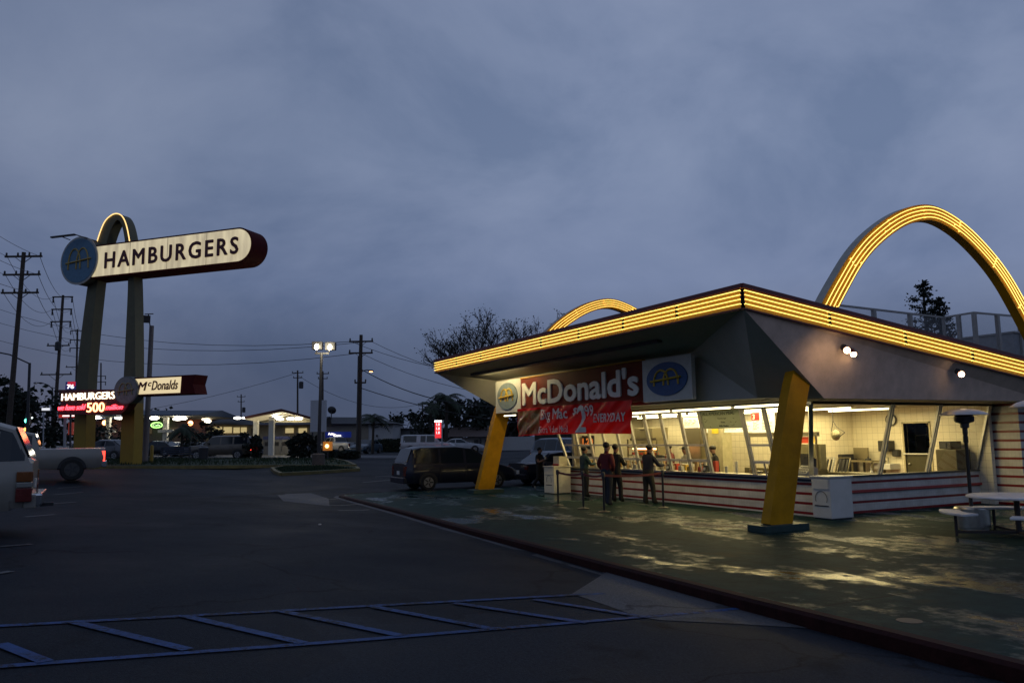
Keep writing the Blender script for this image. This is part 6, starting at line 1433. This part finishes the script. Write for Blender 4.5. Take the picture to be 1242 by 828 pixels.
q = MB(); q.obox(cc, LAT, Bk, ZU, (b_-a_).dot(LAT)/2, .12, (b_.z-a_.z)/2); q.build('dark_panel', mat('dim_navy_panel',(.02,.02,.09),.5,emit=(.02,.02,.2),es=.3), T)
q = MB(); q.obox(cc+ZU*.17-Bk*.13+LAT*.12, LAT, Bk, ZU, .36,.01,.2); q.build('red_band', mat('dim_red_band',(.3,.02,.02),.5,emit=(1,.03,.08),es=.45), T)
lettering('76', cc-LAT*.28-ZU*.28-Bk*.135, LAT, ZU, .40, .66, .02, bold=.04).build('lettering', lamp('sign_white',(.95,.95,1),1.5), T)
gp = ground_at(86, 73); q = MB(); q.cyl(gp, cc-ZU*.3, .09, 8); q.build('post', DARK, T)

# ------------------------------------------------------------------ filling station
ROOFB = mat('dark_shingle', (.05,.05,.055), .85, var=.2, vs=3); CANOPY = mat('canopy_soffit', (.60,.55,.40), .6, var=.05); COLW = mat('column_white', (.60,.58,.50), .5, var=.06); FASC = mat('fascia_redbrown', (.12,.035,.025), .6, var=.1)
HAL = lamp('canopy_lamp_glow', (1,.93,.80), 12)
def obox_px(px0, py0, px1, py1, D, dep, q=None):
    a, b = at(px0, py1, D), at(px1, py0, D); c = (a+b)/2+Bk*dep/2; q = q or MB(); q.obox(c, LAT, Bk, ZU, (b-a).dot(LAT)/2, dep/2, (b.z-a.z)/2); return q
def pump(px, D, label, grp='fuel pumps'):
    b = ground_at(px, D); T = thing('fuel_pump', b, label, 'fuel pump', grp); q = MB(); q.obox(b+ZU*.85, LAT, Bk, ZU, .38,.25,.75); q.build('cabinet', mat('pump_white',(.13,.13,.13),.4,var=.1), T, bevel=.03)
    q = MB(); q.obox(b+ZU*1.75, LAT, Bk, ZU, .42,.28,.16); q.build('price_head', mat('pump_blue',(.04,.05,.14),.4), T); q = MB(); q.obox(b+ZU*1.15-Bk*.26, LAT, Bk, ZU, .25,.01,.2); q.build('display', BLACK, T)
    q = MB(); q.tube([b+LAT*.4+ZU*1.3, b+LAT*.55+ZU*.8, b+LAT*.5+ZU*.4, b+LAT*.42+ZU*.9], .025, 6); q.build('hose', BLACK, T); q = MB(); q.obox(b+ZU*.06, LAT, Bk, ZU, .7,.4,.06); q.build('plinth', CURB, T)
DC = 76
T = thing('fuel_canopy', ground_at(322, DC), 'filling station canopy with a shallow gabled roof and bright underside lamps', 'canopy')
pk, le, re_ = at(341,495.5,DC), at(296,505,DC), at(376,505,DC)
q = MB(); q.prism([le, pk, re_, re_-ZU*.22, pk-ZU*.22, le-ZU*.22], Bk*.15); q.build('gable_trim', FASC, T)
q = MB(); q.prism([le+Bk*.15-ZU*.02, pk+Bk*.15-ZU*.02, pk+Bk*.15-ZU*.2, le+Bk*.15-ZU*.2], Bk*16-LAT*3.0); q.prism([pk+Bk*.15-ZU*.02, re_+Bk*.15-ZU*.02, re_+Bk*.15-ZU*.2, pk+Bk*.15-ZU*.2], Bk*16-LAT*3.0); q.build('roof', ROOFB, T)
q = MB(); q.prism([le+Bk*.2-ZU*.23, pk+Bk*.2-ZU*.23, re_+Bk*.2-ZU*.23, re_+Bk*.2-ZU*.26, pk+Bk*.2-ZU*.26, le+Bk*.2-ZU*.26], Bk*15-LAT*2.8); q.build('soffit', CANOPY, T); q = MB(); q.prism([le+Bk*11-ZU*.3-LAT*2, pk+Bk*11-ZU*.3-LAT*2, re_+Bk*11-ZU*.3-LAT*2], Bk*.1); q.build('gable_panel', CANOPY, T)
for px, py in ((310.5,1),(329.5,0)):
    b = ground_at(px, DC+1+py*6); q = MB(); tp = at(px, 505.5, DC+1+py*6); q.obox((b+tp)/2, LAT, Bk, ZU, .24,.24,(tp.z-b.z)/2); q.build('column', COLW, T, bevel=.03)
for i, (px, py, D) in enumerate(((288,506.8,DC+13),(298.5,506.5,DC+9),(306.5,506.3,DC+4),(335,505.6,DC+3),(339.6,508,DC+9),(352.6,507.6,DC+5),(362,507.3,DC+2))):
    q = MB(); q.ball(at(px,py,D), .42,.42,.14,12,6); q.build('canopy_lamp', HAL, T, smooth=60)
area('canopy_light_far', at(330,509,DC+6), 10, 8, 190, (1,.92,.72)); area('added_soffit_fill', at(330,511,DC+5), 10, 9, 160, (1,.86,.6), (R_(180),0,0))  # second light is an added fill facing up to brighten the soffit, no fixture
for i, px in enumerate((325,336,346)): pump(px, DC+3+i*2, ('fuel pump in front, left of three under the gabled canopy','middle fuel pump under the gabled canopy','right fuel pump under the gabled canopy')[i])
# store behind
T = thing('station_store', ground_at(320, 98), 'filling station shop with lit yellow windows under a long dark roof', 'shop')
q = obox_px(250,514,376,541,98,8); q.build('wall', mat('store_wall',(.25,.22,.16),.7,var=.1), T)
q = MB(); a_, b_ = at(246,515,96.5), at(378,515,96.5); q.prism([a_, a_+Bk*11, a_+Bk*5.5+ZU*1.15+LAT*1.0], (b_-a_)-LAT*0); q.build('roof', ROOFB, T)
q = obox_px(246,514.6,378,516.6,96.4,.2); q.build('eave_trim', FASC, T)
WLIT = mat('lit_shop_window', (.5,.45,.25), .4, var=.2, vs=1.2, emit=(1,.78,.36), es=.42)
for x0, x1, y0, y1 in ((258,269,517.5,525),(271,281,517.5,525),(283,290.5,518,525),(292,299,518,525),(346,356,519,525),(362,372,519,525)):
    q = obox_px(x0,y0,x1,y1,97.8,.1); wq = q.build('window', WLIT, T); q = obox_px(x0-.4,y1,x1+.4,y1+.8,97.6,.15); q.build('sill', FASC, wq)
q = obox_px(304,519,312,535,97.8,.1); q.build('door', mat('dim_door',(.06,.05,.04),.5), T)
for px, py in ((252,510.5),(249,508)):
    q = MB(); q.ball(at(px,py,95), .4,.4,.25,10,6); q.build('eave_lamp', lamp('eave_lamp_glow',(1,.85,.6),5), T)
# left canopy
DL = 84
T = thing('fuel_canopy', ground_at(180, DL), 'long flat filling station canopy seen behind the tall sign, white columns and bright lamps', 'canopy')
q = obox_px(108,503.2,236,505.4,DL,14); q.build('soffit_edge', COLW, T)
q = MB(); a_, b_ = at(108,503.2,DL), at(240,503.2,DL); q.prism([a_-Bk*.3, a_+Bk*14, a_+Bk*7+ZU*.75], b_-a_); q.build('roof', mat('blue_grey_roof',(.05,.07,.10),.7,var=.15), T)
for px in (131,201):
    b = ground_at(px, DL+2); tp = at(px,505.5,DL+2); q = MB(); q.obox((b+tp)/2, LAT, Bk, ZU, .24,.22,(tp.z-b.z)/2); q.build('column', COLW, T, bevel=.03)
    q = MB(); q.obox(at(px,522.5,DL+1.6), LAT, Bk, ZU, .8,.15,.16); q.build('column_sign', COLW, T); q = MB(); q.obox(b+ZU*.4, LAT, Bk, ZU, .5,.4,.4); q.build('column_guard', FASC, T)
for px, py, c in ((117.5,506,0),(145,506.5,0),(187,507,0),(215.5,507.8,0),(221,507.2,0)):
    q = MB(); q.ball(at(px,py,DL+2), .5,.5,.17,12,6); q.build('canopy_lamp', HAL, T, smooth=60)
area('canopy_light_far', at(180,508,DL+6), 12, 8, 260, (1,.92,.75))
T = thing('strip_mall', ground_at(180, 108), 'dim low shop row behind the left canopy with orange lamps and a green oval neon', 'shop')
q = obox_px(100,508,262,541,108,10); q.build('wall', mat('mall_wall',(.13,.09,.07),.8,var=.2), T)
q = obox_px(98,506.5,264,508.3,107,12); q.build('roof', ROOFB, T)
for px, py in ((127,512.5),(231,513)): q = MB(); q.ball(at(px,py,106.5), .33,.33,.33,10,6); q.build('wall_lamp', lamp('orange_wall_lamp',(1,.38,.15),8), T)
c = at(190,515.3,106.5); q = MB(); q.tube([c+LAT*.75*math.cos(a)+ZU*.36*math.sin(a) for a in [2*math.pi*i/24 for i in range(25)]], .05, 6); q.build('oval_neon', lamp('neon_green',(.35,1,.18),4), T)
lettering('Cafe', c-LAT*.5-ZU*.14-Bk*.05, LAT, ZU, .28, 1.0, .02, .0).build('neon_lettering', lamp('neon_pale_green',(.6,1,.4),2.5), T)
for x0, x1 in ((145,156),(176,184),(205,216),(222,228)): q = obox_px(x0,518,x1,526,107.8,.15); q.build('window', mat('dim_window',(.10,.08,.05),.4,emit=(1,.6,.3),es=.04), T)
# Auto Care building and annex
T = thing('auto_care_shop', ground_at(420, 112), 'low garage building with a dark hipped roof and a blue sign reading Auto Care', 'garage')
q = obox_px(392,513,447,541,112,10); q.build('wall', mat('cream_wall',(.26,.23,.18),.7,var=.1), T)
q = obox_px(447,513.5,477,541,112,10); q.build('annex_wall', mat('annex_white',(.42,.42,.43),.7,var=.06), T)
q = MB(); D_ = 111
pts = [at(392,513.8,D_), at(481,513.4,D_), at(450,506,D_+6), at(396,505.6,D_+6)]
q.add(pts+[p+Bk*13 if i < 2 else p+Bk*1.5 for i, p in enumerate(pts)], [(0,1,2,3),(1,5,6,2),(0,3,7,4),(3,2,6,7),(4,7,6,5),(0,4,5,1)]); q.build('roof', ROOFB, T)
q = obox_px(387,523.2,425.5,530.8,110,.4); sgn = q.build('blue_sign', mat('sign_deep_blue',(.012,.03,.22),.4,var=.1,emit=(.02,.05,.5),es=.12), T)
WG = lamp('sign_white_glow',(1,.9,.78),3.0)
for tx, px, py, px1, h in (('Auto',398,527.2,405.5,2.6),('Care',404.5,529.2,413.5,2.8)):
    p = at(px, py, 109.7); lettering(tx, p, LAT, ZU, h*110/FPX, (px1-px)*110/FPX, .05, .02).build('lettering', WG, sgn)
for x0 in (396,410): q = obox_px(x0,532.5,x0+11,541,111.8,.2); q.build('garage_door', mat('garage_dark',(.04,.045,.05),.5), T)
for x0, x1, y0 in ((456,458,527),(452,459,517)): q = obox_px(x0,y0,x1,y0+2.2 if x0 > 455 else y0+1,111.7,.2); q.build('window', DARK, T)
q = MB(); c = at(402,498.5,114); q.lathe([(.001,0),(.4,.12),(.62,.34),(.6,.36),(.37,.16),(.001,.04)], (0,0,0), 20); Mx = Matrix.Translation(c) @ Matrix.Rotation(R_(-60),4,LAT) ; q2 = MB(); q2.merge(q, Mx)
TD = thing('satellite_dish', Vector((c.x,c.y,c.z-1)), 'dark satellite dish on the ridge of the garage roof', 'satellite dish'); q2.build('dish', DARK, TD, smooth=50); q = MB(); q.cyl(c-ZU*1.2, c, .07, 8); q.build('mast', DARK, TD)
# blank white sign panel
T = thing('blank_panel_sign', ground_at(386, 70), 'large blank white panel on posts behind the floodlight pole', 'sign')
q = obox_px(376,485,395.5,523.5,70,.3); q.build('panel', mat('blank_panel',(.44,.45,.48),.5,var=.04), T)
for px in (379,392): b = ground_at(px, 70.1); q = MB(); q.cyl(b, at(px,524,70.1), .07, 8); q.build('post', DARK, T)
# green fence, low white building, price totem, low house, wall
def fence_px(px0, px1, py0, D, m, label, nm='fence'):
    a, b = ground_at(px0, D), ground_at(px1, D); zt3 = at((px0+px1)/2, py0, D).z; n_ = max(2, int((b-a).length/2.4)); T = thing(nm, (a+b)/2, label, 'fence' if nm == 'fence' else 'wall')
    q = MB(); d = (b-a); d.z = 0; L = d.length; d.normalize(); c = (a+b)/2; q.obox(Vector((c.x,c.y,(zt3+c.z)/2)), d, Vector((-d.y,d.x,0)), ZU, L/2, .04, (zt3-c.z)/2); q.build('panel', m, T)
    for i in range(n_+1): p = a.lerp(b, i/n_); q = MB(); q.box((p.x-.07,p.y-.07,p.z-.1),(p.x+.07,p.y+.07,zt3+.06)); q.build('post', m, T)
fence_px(446,464,533,100,mat('green_fence',(.02,.06,.05),.6,var=.15),'dark green fence beside the white annex wall')
fence_px(650,725,526,62,mat('dark_board_fence',(.03,.028,.02),.8,var=.3),'dark board fence behind the cars and the walking person')
T = thing('low_building', ground_at(500, 120), 'long low pale building beyond the hedge, right of the garage', 'building')
q = obox_px(477,520,540,541,120,10); q.build('wall', mat('annex_grey',(.28,.28,.29),.7,var=.06), T); q = obox_px(475,518.4,542,520,119,12); q.build('roof', mat('pale_roof',(.20,.20,.21),.8), T)
q = obox_px(500,526,508,541,119.8,.2); q.build('door', DARK, T)
T = thing('price_totem', ground_at(531, 74), 'red and white lit fuel price totem above the minivan', 'sign')
q = obox_px(527.5,510,535,531,74,.3); q.build('panel', mat('totem_red',(.4,.03,.03),.4,var=0,emit=(1,.04,.05),es=.85), T)
q = obox_px(527,509.5,535.5,511.8,73.9,.5); q.build('lit_cap', lamp('totem_white',(1,1,1),2.4), T)
q = obox_px(535.2,510,536.6,545,74,.2); q.build('post', mat('pale_metal',(.35,.36,.38),.5), T)
for py, s in ((514.5,'2.29'),(519.5,'2.39'),(524.5,'2.49')): lettering('1.8', at(529.2,py+1.5,73.9), LAT, ZU, .24, .32, .01, .02).build('price', lamp('totem_digit',(1,.8,.8),1.6), T)
T = thing('low_house', ground_at(575, 92), 'low white house with a brown shingle roof behind the far arch foot', 'house')
q = obox_px(535,529,655,547,92,9); q.build('wall', mat('house_white',(.36,.36,.36),.7,var=.06), T)
a_, b_ = at(530,529.4,91), at(610,529.4,91); q = MB(); rr = [a_, b_, b_+Bk*10, a_+Bk*10, a_+Bk*5+ZU*1.15+LAT*1.5, b_+Bk*5+ZU*1.15-LAT*.3]; q.add(rr, [(0,1,5,4),(1,2,5),(2,3,4,5),(3,0,4),(0,3,2,1)]); q.build('roof', mat('brown_shingle',(.09,.06,.05),.9,var=.2), T)
for x0, x1, y0, y1 in ((575,580,533,540),(582,584,532,545),(588,592,533,540),(596,599,533,540),(545,552,533,539)): q = obox_px(x0,y0,x1,y1,91.8,.2); wq = q.build('window' if x1-x0 != 2 else 'door', DARK, T)
# bench, bollard, bins on the grass strip
T = thing('park_bench', ground_at(215, 56), 'dark bench with a slatted back facing the street beyond the grass strip', 'bench')
a_, b_ = ground_at(197, 54), ground_at(234, 54)
d = (b_-a_); d.z = 0; d.normalize(); n2 = Vector((-d.y,d.x,0)); zz = max(a_.z,b_.z); L = (b_-a_).length
q = MB(); q.bar(Vector((a_.x,a_.y,zz+.45)), Vector((b_.x,b_.y,zz+.45)), .45,.05); q.build('seat', mat('bench_blue',(.02,.03,.06),.5), T)
q = MB(); 
for h in (.6,.74,.88): q.bar(Vector((a_.x,a_.y,zz+h))-n2*.25, Vector((b_.x,b_.y,zz+h))-n2*.25, .04,.10)
q.build('backrest', mat('bench_blue',(.02,.03,.06),.5), T)
for t_ in (.06,.94): p = a_.lerp(b_, t_); q = MB(); q.bar(Vector((p.x,p.y,p.z))-n2*.2, Vector((p.x,p.y,zz+.92))-n2*.27,.06,.06); q.bar(Vector((p.x,p.y,p.z))+n2*.2, Vector((p.x,p.y,zz+.44))+n2*.2,.06,.06); q.build('leg', DARK, T)
b = ground_at(184.5, 47); q = MB(); q.lathe([(.10,0),(.10,1.0),(.07,1.06),(.001,1.08)], b, 14); q.build('bollard', ARCHL, label='yellow bollard standing on the grass between the grey pole and the bench', cat='bollard', smooth=40)
b = ground_at(247, 57); T = thing('waste_bin', b, 'dark round waste bin between the bench and the brown vehicle', 'bin'); q = MB(); q.lathe([(.3,0),(.34,.9),(.001,.9)], b, 16); q.build('drum', DARK, T, smooth=40); q = MB(); q.lathe([(.36,.9),(.36,.96),(.2,1.05),(.001,1.06)], b, 16); q.build('lid', BLACK, T, smooth=40)
b = ground_at(397.5, 54); T = thing('lit_marker_box', b, 'small orange lit box on a post at the end of the grass strip', 'marker'); q = MB(); q.cyl(b, b+ZU*.7, .05, 8); q.build('post', DARK, T); q = MB(); q.obox(b+ZU*1.0, LAT, Bk, ZU, .28,.2,.3); q.build('housing', mat('marker_amber',(.4,.15,.02),.5,emit=(1,.35,.05),es=.25), T); q = MB(); q.ball(b+ZU*1.0-Bk*.2, .13); q.build('lamp', lamp('marker_glow',(1,.62,.2),5), T)
# low wall / kerb of the street to the right
a_, b_ = gnd(440,557), gnd(476,557.4)
